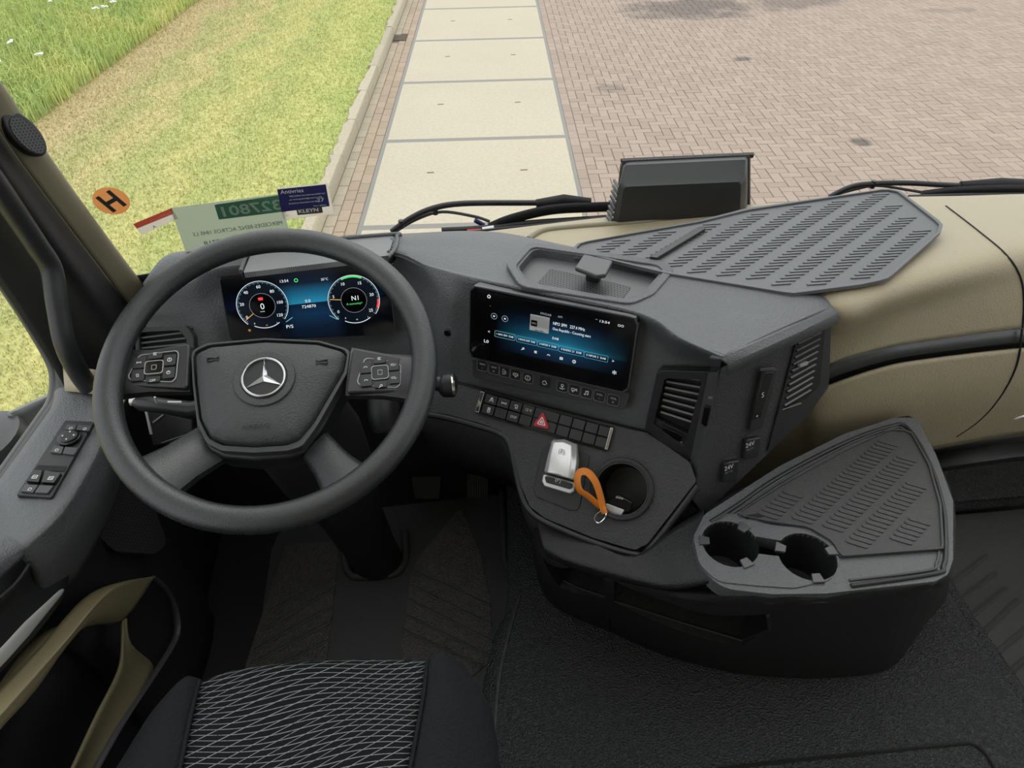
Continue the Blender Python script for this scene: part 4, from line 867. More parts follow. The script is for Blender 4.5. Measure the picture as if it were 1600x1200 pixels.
for c in (cA, cB):
    cw = empty('cup_holder', K.at(c.x, c.y, -.08), parent=con)
    K.ring('cup_edge', circ(c.x, c.y, rc+.0035, 40), circ(c.x, c.y, rc, 40), .002, .0075, M['dash'], cw, n=40, bevel=.001) if False else None
    grid('cup_wall', [[K.at(p.x, p.y, w) for p in circ(c.x, c.y, r, 40)] for r, w in ((rc, .004), (rc-.001, -.03), (rc-.004, -.075), (.0005, -.076))], M['smooth'], cw, closed_u=True, ang=40)
    for r in (.012, .019, .026): K.ring('cup_base_ring', circ(c.x, c.y, r, 28), circ(c.x, c.y, r-.0015, 28), -.076, -.0745, M['trim'], cw, n=28)
    for a in ((165, 40, 285) if c is cA else (150, 5, 265)):
        d = V((math.cos(R(a)), math.sin(R(a)))); t = V((-d.y, d.x)); p = c+d*(rc+.004)
        K.prism('cup_tab', [p+t*.009, p-t*.009, p-d*.015-t*.006, p-d*.015+t*.006], .004, .0085, M['trim'], cw, bevel=.001)

# ================================================================== rubber mats with long slots
def slotted_mat(name, fr, outline, ang, w, label, mat, rim=.006, pitch=(.034, .0072), lw=(.022, .0032), skip=None, zrib=.0012):
    root = empty(name, fr.at(*(sum(outline, V((0, 0)))/len(outline)), w), label, 'rubber mat')
    fr.prism('mat_sheet', outline, w, w+.003, mat, root, bevel=.001)
    cen = sum(outline, V((0, 0)))/len(outline)
    inner = [p+(cen-p).normalized()*rim for p in outline]
    fr.ring('mat_rim', outline, inner, w+.002, w+.0065, mat, root, n=96, bevel=.0012)
    inn = [p+(cen-p).normalized()*(rim+.010) for p in outline]
    def inside(p):
        c = False; j = len(inn)-1
        for i in range(len(inn)):
            a, b = inn[i], inn[j]
            if (a.y > p.y) != (b.y > p.y) and p.x < (b.x-a.x)*(p.y-a.y)/(b.y-a.y)+a.x: c = not c
            j = i
        return c
    return root, inside
def slots(fr, root, inside, w, mat, a_len, a_col, pitch_col, pitch_row, ln, wd, rng=40, cen=V((0, 0)), shear=0):
    """columns of rounded raised bars: bars run along a_len, columns stack along a_col"""
    d = V((math.cos(a_len), math.sin(a_len))); e = V((math.cos(a_col), math.sin(a_col))); items = []
    n_ = V((-e.y, e.x))
    for i in range(-rng, rng+1):
        for j in range(-90, 91):
            c = cen+n_*(i*pitch_col)+e*(j*pitch_row)
            if inside(c+d*ln*.5) and inside(c-d*ln*.5):
                q = V((-d.y, d.x))*(wd/2); h = d*(ln/2-wd/2)
                pts = []
                for k in range(5): t = -math.pi/2+math.pi*k/4; pts.append(c+h+d*(wd/2*math.cos(t))+q*math.sin(t))
                for k in range(5): t = math.pi/2+math.pi*k/4; pts.append(c-h+d*(wd/2*math.cos(t))+q*math.sin(t))
                items.append(fr.vf(pts, w+.0028, w+.0046))
    if items:
        v, f = join_vf(items); o = mk('slot_pattern', v, f, mat, root, smooth=False); tag(o, kind='stuff')
# mat in the console tray
mo = rpoly(kz([(1146, 806), (1222, 757), (1318, 704), (1392, 672), (1422, 674), (1452, 728), (1470, 790), (1474, 860), (1312, 872), (1300, 848), (1262, 826), (1205, 818)], .006), [.006, .02, .02, .01, .012, .02, .02, .004, .006, .02, .02, .02], 4)
r1_, in1 = slotted_mat('console_mat', K, mo, 0, .0042, 'black slotted rubber mat lying in the console tray behind the cup holders', M['rubber'], rim=.004)
dl = (K.px(1440, 800, .006)-K.px(1405, 790, .006)); dc = (K.px(1420, 690, .006)-K.px(1300, 800, .006))
slots(K, r1_, in1, .0042, M['rubber'], math.atan2(dl.y, dl.x), math.atan2(dc.y, dc.x), .038, .0108, .031, .0078, cen=K.px(1350, 780, .006))
sl = K.px(1178, 806, .008); K.prism('mat_notch', rrect(sl.x, sl.y, .028, .007, .003), .0072, .0078, M['void'], r1_, smooth=False)
# mat on top of the passenger dash
Mt = Fr(pz(1220, 390, .774), V((1, .02, .016)), V((-.016, -.02, 1)))
mo2 = rpoly(Mt.pxs([(890, 396), (903, 384), (1088, 350), (1165, 330), (1385, 299), (1404, 302), (1472, 354), (1468, 368), (1386, 441), (1344, 450), (1236, 464), (1040, 432)]), [.01, .01, .05, .05, .012, .008, .02, .02, .05, .03, .02, .02], 5)
r2_, in2 = slotted_mat('dash_mat', Mt, mo2, 0, 0, 'grey slotted rubber mat with raised edge on the passenger side of the dashboard', M['mat_rubber'], rim=.007)
dl = Mt.px(1330, 425)-Mt.px(1300, 427); dc = Mt.px(1390, 330)-Mt.px(1225, 445)
slots(Mt, r2_, in2, 0, M['mat_rubber'], math.atan2(dl.y, dl.x), math.atan2(dc.y, dc.x), .0365, .0125, .031, .0042, cen=Mt.px(1250, 390))
Mt.prism('divider', rpoly(Mt.pxs([(1014, 404), (1090, 358), (1098, 356), (1102, 360), (1026, 406)], .006), .002), .002, .010, M['smooth'], r2_, bevel=.001)
fm = sum(mo2, V((0, 0)))/len(mo2)
Mt.prism('mat_foot', [fm+(p-fm)*.93 for p in mo2], -.012, .001, M['rubber'], r2_)

# ================================================================== black housing standing on the dash ledge
hb = empty('device_housing', pY(1062, 334, 1.15), 'black box shaped device housing with vented side standing against the windscreen', 'device housing')
yf, yb = 1.12, 1.185
def hpoly(L, Y, r): 
    q = rpoly([V((p.x, p.z)) for p in (pY(x, y, Y) for x, y in L)], r, 4); return [V((p.x, Y, p.y)) for p in q]
hA = hpoly([(975, 292), (1158, 284), (1156, 336), (966, 346)], yf, [.008, .010, .004, .004])
hB = hpoly([(968, 284), (1166, 275), (1163, 337), (957, 347)], yf+.010, [.008, .010, .004, .004])
hC = hpoly([(974, 258), (1168, 249), (1166, 334), (960, 345)], yf+.035, [.008, .010, .004, .004])
hD = hpoly([(974, 252), (1168, 243), (1168, 333), (964, 343)], yb, [.012, .006, .004, .004])
grid('housing', [hA, hB, hC, hD], M['smooth'], hb, closed_u=True, caps=True, ang=30)
tube('housing_gasket', cat(hD+[hD[0]], 2), .0055, M['rubber'], hb, n=6)
fr3 = hB; cF = sum(fr3, V())/len(fr3)
xl = min(p.x for p in fr3)
for k in range(8):
    z0 = cF.z-.04+k*.010; box('vent_fin', V((xl-.002+(k*.0012), yf+.028, z0)), (.004, .036, .004), M['trim'], hb)
# ================================================================== steering wheel
wc = V((-.2445, .787, .756)); wt = R(25.05)
Wf = Fr(wc, V((1, 0, 0)), V((0, -math.sin(wt), math.cos(wt))))
wheel = empty('steering_wheel', wc, 'black leather steering wheel with round emblem and button pods in front of the driver seat', 'steering wheel')
ro, ra, rb = .230, .0182, .0165; rm = ro-ra
rowsW = []
for i in range(96):
    a = 2*math.pi*i/96; d = V((math.cos(a), math.sin(a)))
    rowsW.append([Wf.at(d.x*(rm+ra*math.cos(t)), d.y*(rm+ra*math.cos(t)), rb*math.sin(t)) for t in [2*math.pi*k/18 for k in range(18)]])
grid('rim', rowsW, M['leather'], wheel, closed_u=True, closed_v=True, ang=180)
def wx(L, w=0): return [Wf.px(x, y, w) for x, y in L]
def spoke(name, near, far, w0, w1, mat, bulge=.006, wf=-.004):
    """near/far: the two edge points (pixel) at the hub and at the rim"""
    n0, n1 = wx(near, w0); f0, f1 = wx(far, wf); rows = []
    for t in (0, .25, .5, .75, .92, 1):
        fl = 1+.25*max(0, t-.6)/.4
        a, b = n0.lerp(f0, t), n1.lerp(f1, t); m = (a+b)/2; a, b = m+(a-m)*fl, m+(b-m)*fl; w = w0+(wf-w0)*t; th = .012+.004*t
        sec = []
        for u, h in ((0, -1), (0, .0), (.12, .75), (.5, 1), (.88, .75), (1, .0), (1, -1)):
            p = a.lerp(b, u); sec.append(Wf.at(p.x, p.y, w+(h*bulge if h > 0 else h*th)))
        rows.append(sec)
    return grid(name, rows, mat, wheel, closed_u=True, caps=True, ang=45)
hubw = -.030
hub = wx([(297, 546), (300, 600), (306, 665), (322, 702), (350, 715), (398, 719), (450, 715), (476, 706), (502, 672), (545, 590), (550, 545), (500, 534), (415, 531), (330, 537)], hubw)
Wf.prism('hub', rpoly(hub, .015, 5), -.075, hubw, M['smooth'], wheel, bevel=.006, seg=3)
trimo = wx([(299, 550), (302, 600), (309, 660), (324, 694), (348, 706), (398, 709), (450, 706), (473, 699), (496, 668), (543, 585), (548, 548), (500, 534), (415, 530), (325, 538)], -.02)
trimi = wx([(303, 552), (306, 600), (313, 657), (328, 687), (350, 697), (398, 700), (448, 697), (468, 690), (490, 664), (538, 582), (544, 550), (498, 537), (415, 533), (328, 541)], -.02)
Wf.ring('pad_trim', rpoly(trimo, .012, 4), rpoly(trimi, .012, 4), -.035, -.016, M['trim'], wheel, n=90, bevel=.001)
padp = rpoly(wx([(305, 554), (308, 600), (315, 656), (330, 684), (351, 693), (398, 696), (446, 693), (466, 687), (487, 662), (535, 580), (541, 551), (498, 539), (415, 535), (330, 543)], -.012), .012, 5)
pc = sum(padp, V((0, 0)))/len(padp)
grid('airbag_pad', [[Wf.at(pc.x+(p.x-pc.x)*s, pc.y+(p.y-pc.y)*s, w) for p in padp] for s, w in ((1, -.04), (1, -.016), (.985, -.010), (.95, -.006), (.8, -.001), (.5, .003), (.2, .004), (.004, .004))], M['wheelpad'], wheel, closed_u=True, ang=60)
# emblem: recessed ring, chrome circle and three-pointed star
ec = Wf.px(413, 591, .004); er = .0295
em = Wf.ring('emblem_surround', circ(ec.x, ec.y, er+.012, 48), circ(ec.x, ec.y, er+.001, 48), -.002, .0065, M['wheelpad'], wheel, n=48, bevel=.002)
Wf.prism('emblem_dish', circ(ec.x, ec.y, er+.001, 48), -.001, .0055, M['smooth'], em, smooth=False)
Wf.ring('emblem_ring', circ(ec.x, ec.y, er, 48), circ(ec.x, ec.y, er-.0028, 48), .004, .0095, M['chrome'], em, n=48, bevel=.001)
vs = [Wf.at(ec.x, ec.y, .012)]; fs = []
pts = []
for k in range(3):
    a = R(90+120*k); b = R(150+120*k)
    pts.append(Wf.at(ec.x+(er-.002)*math.cos(a), ec.y+(er-.002)*math.sin(a), .007)); pts.append(Wf.at(ec.x+.0055*math.cos(b), ec.y+.0055*math.sin(b), .006))
vs += pts
fs = [[0, 1+i, 1+(i+1) % 6] for i in range(6)]+[[6, 5, 4, 3, 2, 1]]
mk('emblem_star', vs, fs, M['chrome'], em, smooth=False)
q = Wf.px(399, 666, .004); Wf.text('AIRBAG', q.x, q.y, .0062, M['void'], wheel, .0036, width=.036, name='airbag_lettering', rot=R(-1))
for x, y, s in ((333, 563, 1), (504, 567, -1)):
    q = Wf.px(x, y, -.002)
    Wf.stroke('horn_sign', [q+V((s*-.007, .003)), q+V((s*.006, .0015)), q+V((s*.008, .004)), q+V((s*.008, -.004)), q+V((s*.006, -.0015)), q+V((s*-.007, -.003)), q+V((s*-.007, .003))], .0008, -.004, .0012, M['void'], wheel)
# upper spokes with button pods
spoke('upper_spoke', [(300, 542), (297, 612)], [(176, 552), (172, 612)], -.022, -.014, M['pod'], .006, -.012)
spoke('upper_spoke', [(540, 618), (550, 543)], [(650, 618), (655, 562)], -.022, -.014, M['pod'], .006, -.012)
for pod, clus, lab in (([(198, 553), (297, 537), (294, 607), (186, 603)], [(219, 556), (276, 549), (279, 553), (275, 590), (270, 597), (205, 594), (202, 588)], [('axle', .25, .25), ('list', .5, .06), ('info', .9, .2), ('skid', .2, .75), ('OFF', .52, .94), ('off', .9, .75)]),
                       ([(551, 544), (641, 561), (637, 612), (541, 614)], [(571, 560), (620, 567), (626, 572), (625, 600), (620, 606), (564, 602), (559, 597)], [('phone', .2, .2), ('list', .55, .06), ('VOL+', .9, .25), ('phone', .15, .75), ('search', .5, .94), ('VOL-', .9, .75)])):
    pp = rpoly(wx(pod, -.012), .006); o = Wf.prism('button_pod', pp, -.03, -.010, M['pod'], wheel, bevel=.003, seg=3)
    cp = rpoly(wx(clus, -.010), .007); cc_ = sum(cp, V((0, 0)))/len(cp)
    b0 = Wf.prism('pod_panel', cp, -.010, -.0088, M['gloss'], o, bevel=.0008)
    Wf.ring('pod_outline', [cc_+(p-cc_)*1.04 for p in cp], cp, -.010, -.0084, M['whitedim'], o, n=60)
    us = [p.x for p in cp]; vs_ = [p.y for p in cp]; x0, x1, y0, y1 = min(us), max(us), min(vs_), max(vs_); w, h = x1-x0, y1-y0
    for bu, bv, bw, bh in ((.19, .70, .28, .36), (.19, .28, .28, .36), (.84, .70, .26, .36), (.84, .28, .26, .36), (.52, .88, .30, .18), (.52, .11, .30, .18)):
        Wf.prism('button', rrect(x0+w*bu, y0+h*bv, w*bw, h*bh, .0025), -.009, -.0066, M['smooth'], o, bevel=.0008)
    Wf.ring('touch_pad_rim', rrect(x0+w*.52, y0+h*.5, w*.40, h*.44, .004), rrect(x0+w*.52, y0+h*.5, w*.37, h*.40, .004), -.009, -.0060, M['whitedim'], o, n=48)
    Wf.prism('touch_pad', rrect(x0+w*.52, y0+h*.5, w*.37, h*.40, .004), -.009, -.0066, M['glass_black'], o, bevel=.0008)
    Wf.ring('touch_pad_key', rrect(x0+w*.52, y0+h*.5, w*.11, h*.16, .001), rrect(x0+w*.52, y0+h*.5, w*.09, h*.13, .001), -.0066, -.0063, M['whitedim'], o, n=24)
    for g, bu, bv in lab:
        gu, gv = x0+w*(.52 if .3 < bu < .7 else (.19 if bu < .3 else .84)), y0+h*(1-(bv if bv < .1 or bv > .9 else (.30 if bv < .5 else .72)))
        if g in ('OFF', 'VOL+', 'VOL-'): Wf.text(g, gu, gv, .004, M['white'], o, -.0060, width=.008, name='button_symbol')
        else: icon(Wf, g, gu, gv, .0032, M['white'], o, -.0064)
# lower spokes
spoke('lower_spoke', [(308, 668), (352, 716)], [(205, 728), (258, 775)], -.042, -.014, M['leather'], .010)
spoke('lower_spoke', [(512, 676), (474, 716)], [(566, 732), (512, 776)], -.042, -.014, M['leather'], .010)

# ================================================================== steering column with stalks
col_ = empty('steering_column', V((-.21, .98, 0)), 'black steering column with stalks behind the steering wheel', 'steering column')
def ringpts(c, rx, ry, n_=20, nz=None):
    return [c+V((rx*math.cos(2*math.pi*k/n_), ry*math.sin(2*math.pi*k/n_)*.9, 0)) for k in range(n_)]
top_c = Wf.at(0, -.01, -.07)
cols = []
for t, rx, ry in ((0, .075, .07), (.15, .09, .08), (.35, .085, .075), (.6, .062, .06), (.85, .056, .055), (1, .058, .056)):
    cols.append(ringpts(top_c.lerp(V((-.205, 1.0, .0)), t), rx, ry))
grid('column_cover', cols, M['doorblack'], col_, closed_u=True, caps=True, ang=60)
rb_ = [V((-.205+.075*math.cos(2*math.pi*k/40), 1.0-.012+.075*math.sin(2*math.pi*k/40), .008)) for k in range(40)]
colb = [pz(x, y, .01) for x, y in ((536, 830), (540, 880), (548, 897), (562, 901), (612, 897), (626, 888), (634, 868), (632, 830))]
tube('floor_gasket', cat(colb, 5), .009, M['rubber'], col_, n=8)
# left stalk
a0 = pY(208, 628, .90); a1 = pY(300, 640, .89)
sk = [a0, a0.lerp(a1, .15), a0.lerp(a1, .5), a1, a1+V((.10, .0, .01))]
lst = tube('stalk', sk, [(.008, .006), (.021, .013), (.020, .013), (.021, .014), (.018, .012)], M['smooth'], col_, n=14, flat=(0, -.7, .7))
tube('stalk_tip', [a0+V((-.003, 0, .003)), a0+V((.006, 0, .002))], .008, M['silver'], lst, n=10)
pm = pY(262, 628, .878); tube('stalk_sign', [pm, pm+V((.02, 0, -.003))], .0016, M['white'], lst, n=5); pm = pY(243, 625, .878); tube('stalk_band', [pm+V((0, 0, -.006)), pm+V((.001, 0, .006))], .0016, M['silver'], lst, n=5)
# light switch panel behind the stalk
LP = Fr(pY(265, 668, 1.0), V((1, 0, .05)), V((0, -.75, .65)))
lp = LP.prism('light_panel', LP.pxs([(226, 640), (300, 655), (302, 690), (238, 697)]), -.02, 0, M['smooth'], col_, bevel=.003)
LP.stroke('panel_trim', LP.pxs([(228, 642), (236, 678)], .002), .004, 0, .003, M['silver'], lp); LP.stroke('panel_trim', LP.pxs([(239, 660), (255, 648)], .002), .0025, 0, .003, M['whitedim'], lp); LP.stroke('panel_trim', LP.pxs([(252, 692), (302, 675)], .002), .0015, 0, .002, M['whitedim'], lp)
# right stalk
b1 = pY(702, 602, .86); b0 = pY(640, 590, .88)
rst = tube('stalk', [b0+V((-.06, .02, .02)), b0, b0.lerp(b1, .8)], [.010, .011, .013], M['smooth'], col_, n=14)
tube('stalk_knob', [b1+V((-.016, 0, .002)), b1+V((-.010, 0, .001)), b1+V((.006, 0, 0)), b1+V((.012, 0, -.001))], [.012, .019, .020, .013], M['smooth'], rst, n=18)
tube('knob_ring', [b1+V((.004, 0, 0)), b1+V((.008, 0, 0))], [.0205, .0195], M['chrome'], rst, n=18)
# ignition lock glimpsed through the wheel
ig = pY(603, 650, 1.0)
tube('ignition_lock', [ig+V((0, .05, .02)), ig, ig+V((0, -.02, -.02))], [.035, .034, .026], M['smooth'], col_, n=20)
tube('ignition_ring', [ig+V((0, -.018, -.018)), ig+V((0, -.022, -.022))], [.028, .024], M['trim'], col_, n=20)
# ================================================================== windscreen and what sticks to it
def wsY(X, z): return 1.245-.085*((X-.35)/.95)**2-.24*(z-.7)
rowsG = [[V((X, wsY(X, z), z)) for X in [-.60+2.1*i/24 for i in range(25)]] for z in [.66+1.3*k/10 for k in range(11)]]
def glass_mat(name, tint=(1, 1, 1, 1)):
    m, N, L, B = new_mat(name); N.remove(B); out = N['Material Output']
    t = N.new('ShaderNodeBsdfTransparent'); t.inputs[0].default_value = tint; g = N.new('ShaderNodeBsdfGlossy'); g.inputs['Roughness'].default_value = .02
    lw = N.new('ShaderNodeLayerWeight'); lw.inputs['Blend'].default_value = .5; pw = N.new('ShaderNodeMath'); pw.operation = 'POWER'; pw.inputs[1].default_value = 5; L.new(lw.outputs['Facing'], pw.inputs[0])
    f = N.new('ShaderNodeMath'); f.operation = 'MULTIPLY_ADD'; f.inputs[1].default_value = .8; f.inputs[2].default_value = .02; L.new(pw.outputs[0], f.inputs[0]); mx = N.new('ShaderNodeMixShader')
    L.new(f.outputs[0], mx.inputs[0]); L.new(t.outputs[0], mx.inputs[1]); L.new(g.outputs[0], mx.inputs[2]); L.new(mx.outputs[0], out.inputs[0]); return m
M['glass'] = glass_mat('clear_glass', (.97, .985, .975, 1))
ws = tag(grid('window_1', rowsG, M['glass'], ang=180), 'clear curved windscreen', kind='structure')
def on_glass(x, y, off=.004):
    p = pY(x, y, 1.2)
    for _ in range(8): p = pY(x, y, wsY(p.x, p.z)-off)
    return p
def glass_frame(x, y, off=.004):
    p = on_glass(x, y, off); e = .01; ex = V((e*2, wsY(p.x+e, p.z)-wsY(p.x-e, p.z), 0)).normalized(); up = V((0, -.24, 1)).normalized()
    n = ex.cross(up).normalized(); n = -n if n.y > 0 else n
    return Fr(p, ex, n)
def paper(name, col, trans=.7):
    m, N, L, B = new_mat(name); B.inputs['Base Color'].default_value = col; B.inputs['Roughness'].default_value = .6; out = N['Material Output']
    t = N.new('ShaderNodeBsdfTranslucent'); t.inputs[0].default_value = col; mx = N.new('ShaderNodeMixShader'); mx.inputs[0].default_value = trans
    L.new(B.outputs[0], mx.inputs[1]); L.new(t.outputs[0], mx.inputs[2]); L.new(mx.outputs[0], out.inputs[0]); return m
M['p_orange'] = paper('orange_sticker', srgb(236, 192, 146)); M['p_grey'] = paper('grey_sheet', srgb(206, 212, 198)); M['p_green'] = paper('green_band', srgb(112, 158, 134)); M['p_white'] = paper('white_label', srgb(235, 230, 222))
M['p_red'] = paper('red_label', srgb(232, 150, 130)); M['p_navy'] = plastic('navy_print', srgb(34, 32, 92), .5); M['p_dark'] = plastic('dark_print', srgb(62, 66, 62), .6); M['p_ghost'] = paper('pale_print', srgb(225, 240, 228))
g_ = glass_frame(174, 314)
c = V((0, 0)); rr = (g_.px(203, 314)-g_.px(145, 314)).length/2
st1 = tag(g_.prism('round_sticker', circ(0, 0, rr, 40), 0, .0006, M['p_orange'], None, smooth=False), 'round orange sticker with a black letter H on the windscreen', 'sticker')
g_.text('H', 0, 0, rr*1.30, M['p_dark'], st1, .0012, width=rr*1.05, rot=R(24), bold=.03)
g_ = glass_frame(243, 346)
L1 = g_.pxs([(208, 350), (268, 325), (278, 341), (221, 367)])
st2 = tag(g_.prism('small_label', L1, 0, .0006, M['p_white'], None, smooth=False), 'small white label with a red top edge beside the round sticker on the glass', 'label')
g_.prism('red_band', g_.pxs([(208, 350), (268, 325), (271, 334), (214, 357)], .0006), .0006, .0009, M['p_red'], st2, smooth=False)
q = g_.px(252, 338, .0009); g_.text('Dashboard', q.x, q.y, .005, M['p_white'], st2, .0012, width=.040, rot=R(17), mirror=True)
q = g_.px(241, 354, .0009); g_.text('A', q.x, q.y, .006, M['p_dark'], st2, .0012, rot=R(17), mirror=True)
g_ = glass_frame(365, 350)
st3 = tag(g_.prism('stock_sheet', g_.pxs([(266, 325), (436, 303), (462, 398), (292, 398)]), 0, .0005, M['p_grey'], None, smooth=False), 'grey translucent paper sheet with a mirrored number on the windscreen', 'paper sheet')
g_.prism('green_band', g_.pxs([(335, 320), (442, 304), (447, 330), (342, 343)], .0005), .0005, .0008, M['p_green'], st3, smooth=False)
dx = (g_.px(440, 318)-g_.px(340, 331)); ra_ = math.atan2(dx.y, dx.x)
q = g_.px(393, 325, .0008); g_.text('327801', q.x, q.y, .0215, M['p_ghost'], st3, .0011, width=dx.length*.92, rot=ra_, mirror=True, bold=.02)
q = g_.px(447, 335, .0008); g_.text('4K', q.x, q.y, .006, M['p_dark'], st3, .0009, rot=ra_, mirror=True)
q = g_.px(372, 357, .0008); g_.text('MERCEDES-BENZ ACTROS 1845 LS', q.x, q.y, .0085, M['p_dark'], st3, .0009, width=dx.length*1.42, rot=ra_*1.1, mirror=True)
q = g_.px(385, 371, .0008); g_.text('WDB9634031L0547718', q.x, q.y, .0085, M['p_dark'], st3, .0009, width=dx.length*1.36, rot=ra_*1.1, mirror=True)
g_ = glass_frame(477, 315, .006)
bc = g_.pxs([(432, 294), (512, 286), (522, 334), (443, 343)])
st4 = tag(g_.prism('antifreeze_card', bc, 0, .0006, M['p_white'], None, smooth=False), 'navy blue antifreeze card with white print stuck to the windscreen', 'card')
g_.prism('navy_field', g_.pxs([(433, 296), (509, 288), (515, 322), (440, 331)], .0006), .0006, .0009, M['p_navy'], st4, smooth=False)
dx = g_.px(505, 292)-g_.px(440, 298); rb2 = math.atan2(dx.y, dx.x)
for x, y, s, h, w in ((456, 298.5, 'Antivries', .0085, .038), (480, 304.5, 'Wij hebben het antivriesmiddel van', .0032, .060), (478, 310, 'uw voertuig beveiligd met Longlife', .0032, .056), (474, 316, 'Antivries beschermd tot', .0032, .050), (499, 312.5, '-27', .0075, .016), (500, 321, 'Datum: afgiftebon', .003, .022)):
    q = g_.px(x, y, .0009); g_.text(s, q.x, q.y, h, M['white'], st4, .0012, width=w, rot=rb2)
q = g_.px(484, 330, .0012); g_.prism('logo_plate', [q+V((math.cos(rb2)*a-math.sin(rb2)*b, math.sin(rb2)*a+math.cos(rb2)*b)) for a, b in ((-.022, -.006), (.022, -.006), (.022, .007), (-.022, .007))], .0009, .0012, M['p_dark'], st4, smooth=False)
g_.text('KLEYN', q.x-.002, q.y+.002, .0075, M['white'], st4, .0015, width=.034, rot=rb2, bold=.02); q = g_.px(494, 332.5, .0012); g_.text('trucks', q.x, q.y, .004, M['red'], st4, .0018, width=.016, rot=rb2)
# dark ceramic band along the foot of the glass
fb = [[V((X, wsY(X, z)+.006, z)) for X in [-.58+2.05*i/30 for i in range(31)]] for z in (.64, .695)]
tag(grid('trim_1', fb, M['weather'], solid=.003, ang=180), 'black cowl strip at the foot of the windscreen', kind='structure')

# ================================================================== wipers, outside the glass
def wiper(name, label, arm, blade, hose, knobs):
    r_ = empty(name, arm[0], label, 'wiper')
    tube('wiper_arm', cat(arm, 5), .006, M['weather'], r_, n=8); tube('wiper_blade', cat(blade, 5), (.011, .005), M['weather'], r_, n=8, flat=(0, 0, 1)); tube('washer_hose', cat(hose, 5), .0032, M['rubber'], r_, n=6)
    for p in knobs: tube('hose_clip', [p+V((0, 0, -.008)), p+V((0, 0, .008))], .0055, M['smooth'], r_, n=8)
    return r_
def wo(L, Y=1.30): return [pY(x, y, Y) for x, y in L]
w1 = wiper('wiper', 'left black windscreen wiper with hose lying along the glass foot', wo([(612, 362), (640, 342), (675, 326), (722, 318), (820, 317), (850, 317)]), wo([(765, 356), (800, 342), (860, 328), (925, 324), (990, 322)], 1.28), wo([(618, 362), (650, 343), (690, 331), (740, 338), (765, 346)], 1.305), wo([(627, 350), (680, 329)]))
tube('wiper_head', wo([(838, 320), (880, 315), (922, 318)]), [(.012, .008), (.016, .010), (.012, .008)], M['weather'], w1, n=10, flat=(0, 0, 1))
tube('blade_support', cat(wo([(690, 360), (760, 356), (830, 348), (920, 342), (990, 336)], 1.275), 4), (.006, .004), M['weather'], w1, n=8)
tube('red_connector', wo([(730, 362), (752, 361)], 1.262), .005, M['red'], w1, n=8); tube('white_connector', wo([(754, 360), (772, 357)], 1.262), .0065, M['white'], w1, n=8); tube('blue_connector', wo([(742, 344), (756, 352)], 1.29), .005, M['p_navy'], w1, n=8)
tube('twisted_cable', cat(wo([(772, 357), (850, 351), (920, 343), (975, 338)], 1.262), 5), .004, M['weather'], w1, n=6)
w2 = wiper('wiper', 'right black windscreen wiper seen above the passenger mat', wo([(1296, 308), (1330, 292), (1365, 287), (1420, 286), (1500, 290), (1620, 291)]), wo([(1440, 305), (1490, 299), (1560, 296), (1640, 297)], 1.285), wo([(1300, 306), (1335, 296), (1370, 290), (1420, 297), (1450, 302)], 1.305), wo([(1364, 288)]))
tube('wiper_head', wo([(1500, 290), (1560, 288), (1640, 291)]), [(.010, .007), (.015, .010), (.014, .010)], M['weather'], w2, n=10, flat=(0, 0, 1))
tube('blade_support', wo([(1420, 308), (1500, 305), (1640, 304)], 1.275), (.005, .004), M['weather'], w2, n=8)

# ================================================================== left side: windscreen pillar, door, side window
E_ = [(-70, 48), (0, 138), (47, 211), (115, 308), (180, 396), (221, 449), (246, 476)]
F_ = [(-100, 70), (-30, 157), (18, 232), (90, 330), (158, 420), (204, 480), (228, 508)]
G1 = [(-110, 78), (-40, 166), (8, 242), (80, 342), (148, 434), (194, 496), (218, 526)]
G2 = [(-160, 120), (-88, 205), (-40, 290), (40, 400), (104, 494), (156, 566), (182, 604)]
H_ = [(-220, 150), (-150, 240), (-96, 330), (-4, 440), (62, 540), (104, 610), (118, 650)]
def xr(L, X): return [pX(x, y, X) for x, y in L]
def up_to_roof(L):
    d = (L[0]-L[2]).normalized(); k = (1.97-L[0].z)/max(d.z, .2); return [L[0]+d*k, L[0]+d*k*.5]+L
pil = tag(patch('trim_2', [up_to_roof(r) for r in ([p+(p-CAM).normalized()*.03 for p in xr(E_, -.545)], xr(E_, -.545), xr(F_, -.566))], 4, 4, M['beige_dark'], solid=.004, ang=180), 'beige and black windscreen pillar trim with tweeter and grab handle', kind='structure')
patch('pillar_cover', [up_to_roof(r) for r in (xr(F_, -.570), xr(G1, -.566), [a.lerp(b, .5)+V((.018, -.01, 0)) for a, b in zip(xr(G1, -.57), xr(G2, -.60))], xr(G2, -.61), xr(H_, -.66))], 4, 4, M['doorblack'], pil, solid=.004, ang=180)
tw = pX(33, 208, -.548); dT = (pX(47, 211, -.545)-pX(0, 138, -.545)).normalized()
TW = Fr(tw+V((.004, -.002, 0)), dT, V((.80, -.55, .25)))
twh = TW.prism('tweeter_housing', [V((.034*math.cos(t), .019*math.sin(t))) for t in [2*math.pi*k/32 for k in range(32)]], -.014, .006, M['smooth'], pil, bevel=.004)
M['tweet'] = dots_mat('tweeter_mesh', TW, .0042, .33, (.07, .07, .072, 1), (.004, .004, .004, 1))
TW.prism('tweeter_mesh', [V((.003+.026*math.cos(t), -.001+.0145*math.sin(t))) for t in [2*math.pi*k/32 for k in range(32)]], .006, .0075, M['tweet'], twh, smooth=False)
gh = [pX(-75, 150, -.60), pX(-72, 185, -.572), pX(-40, 240, -.57), pX(0, 298, -.572), pX(30, 342, -.574), pX(58, 384, -.576), pX(80, 420, -.576), pX(90, 478, -.577), pX(102, 538, -.578), pX(122, 580, -.585), pX(140, 606, -.60)]
tube('grab_handle', cat(gh, 6), .0155, M['smooth'], pil, n=14)
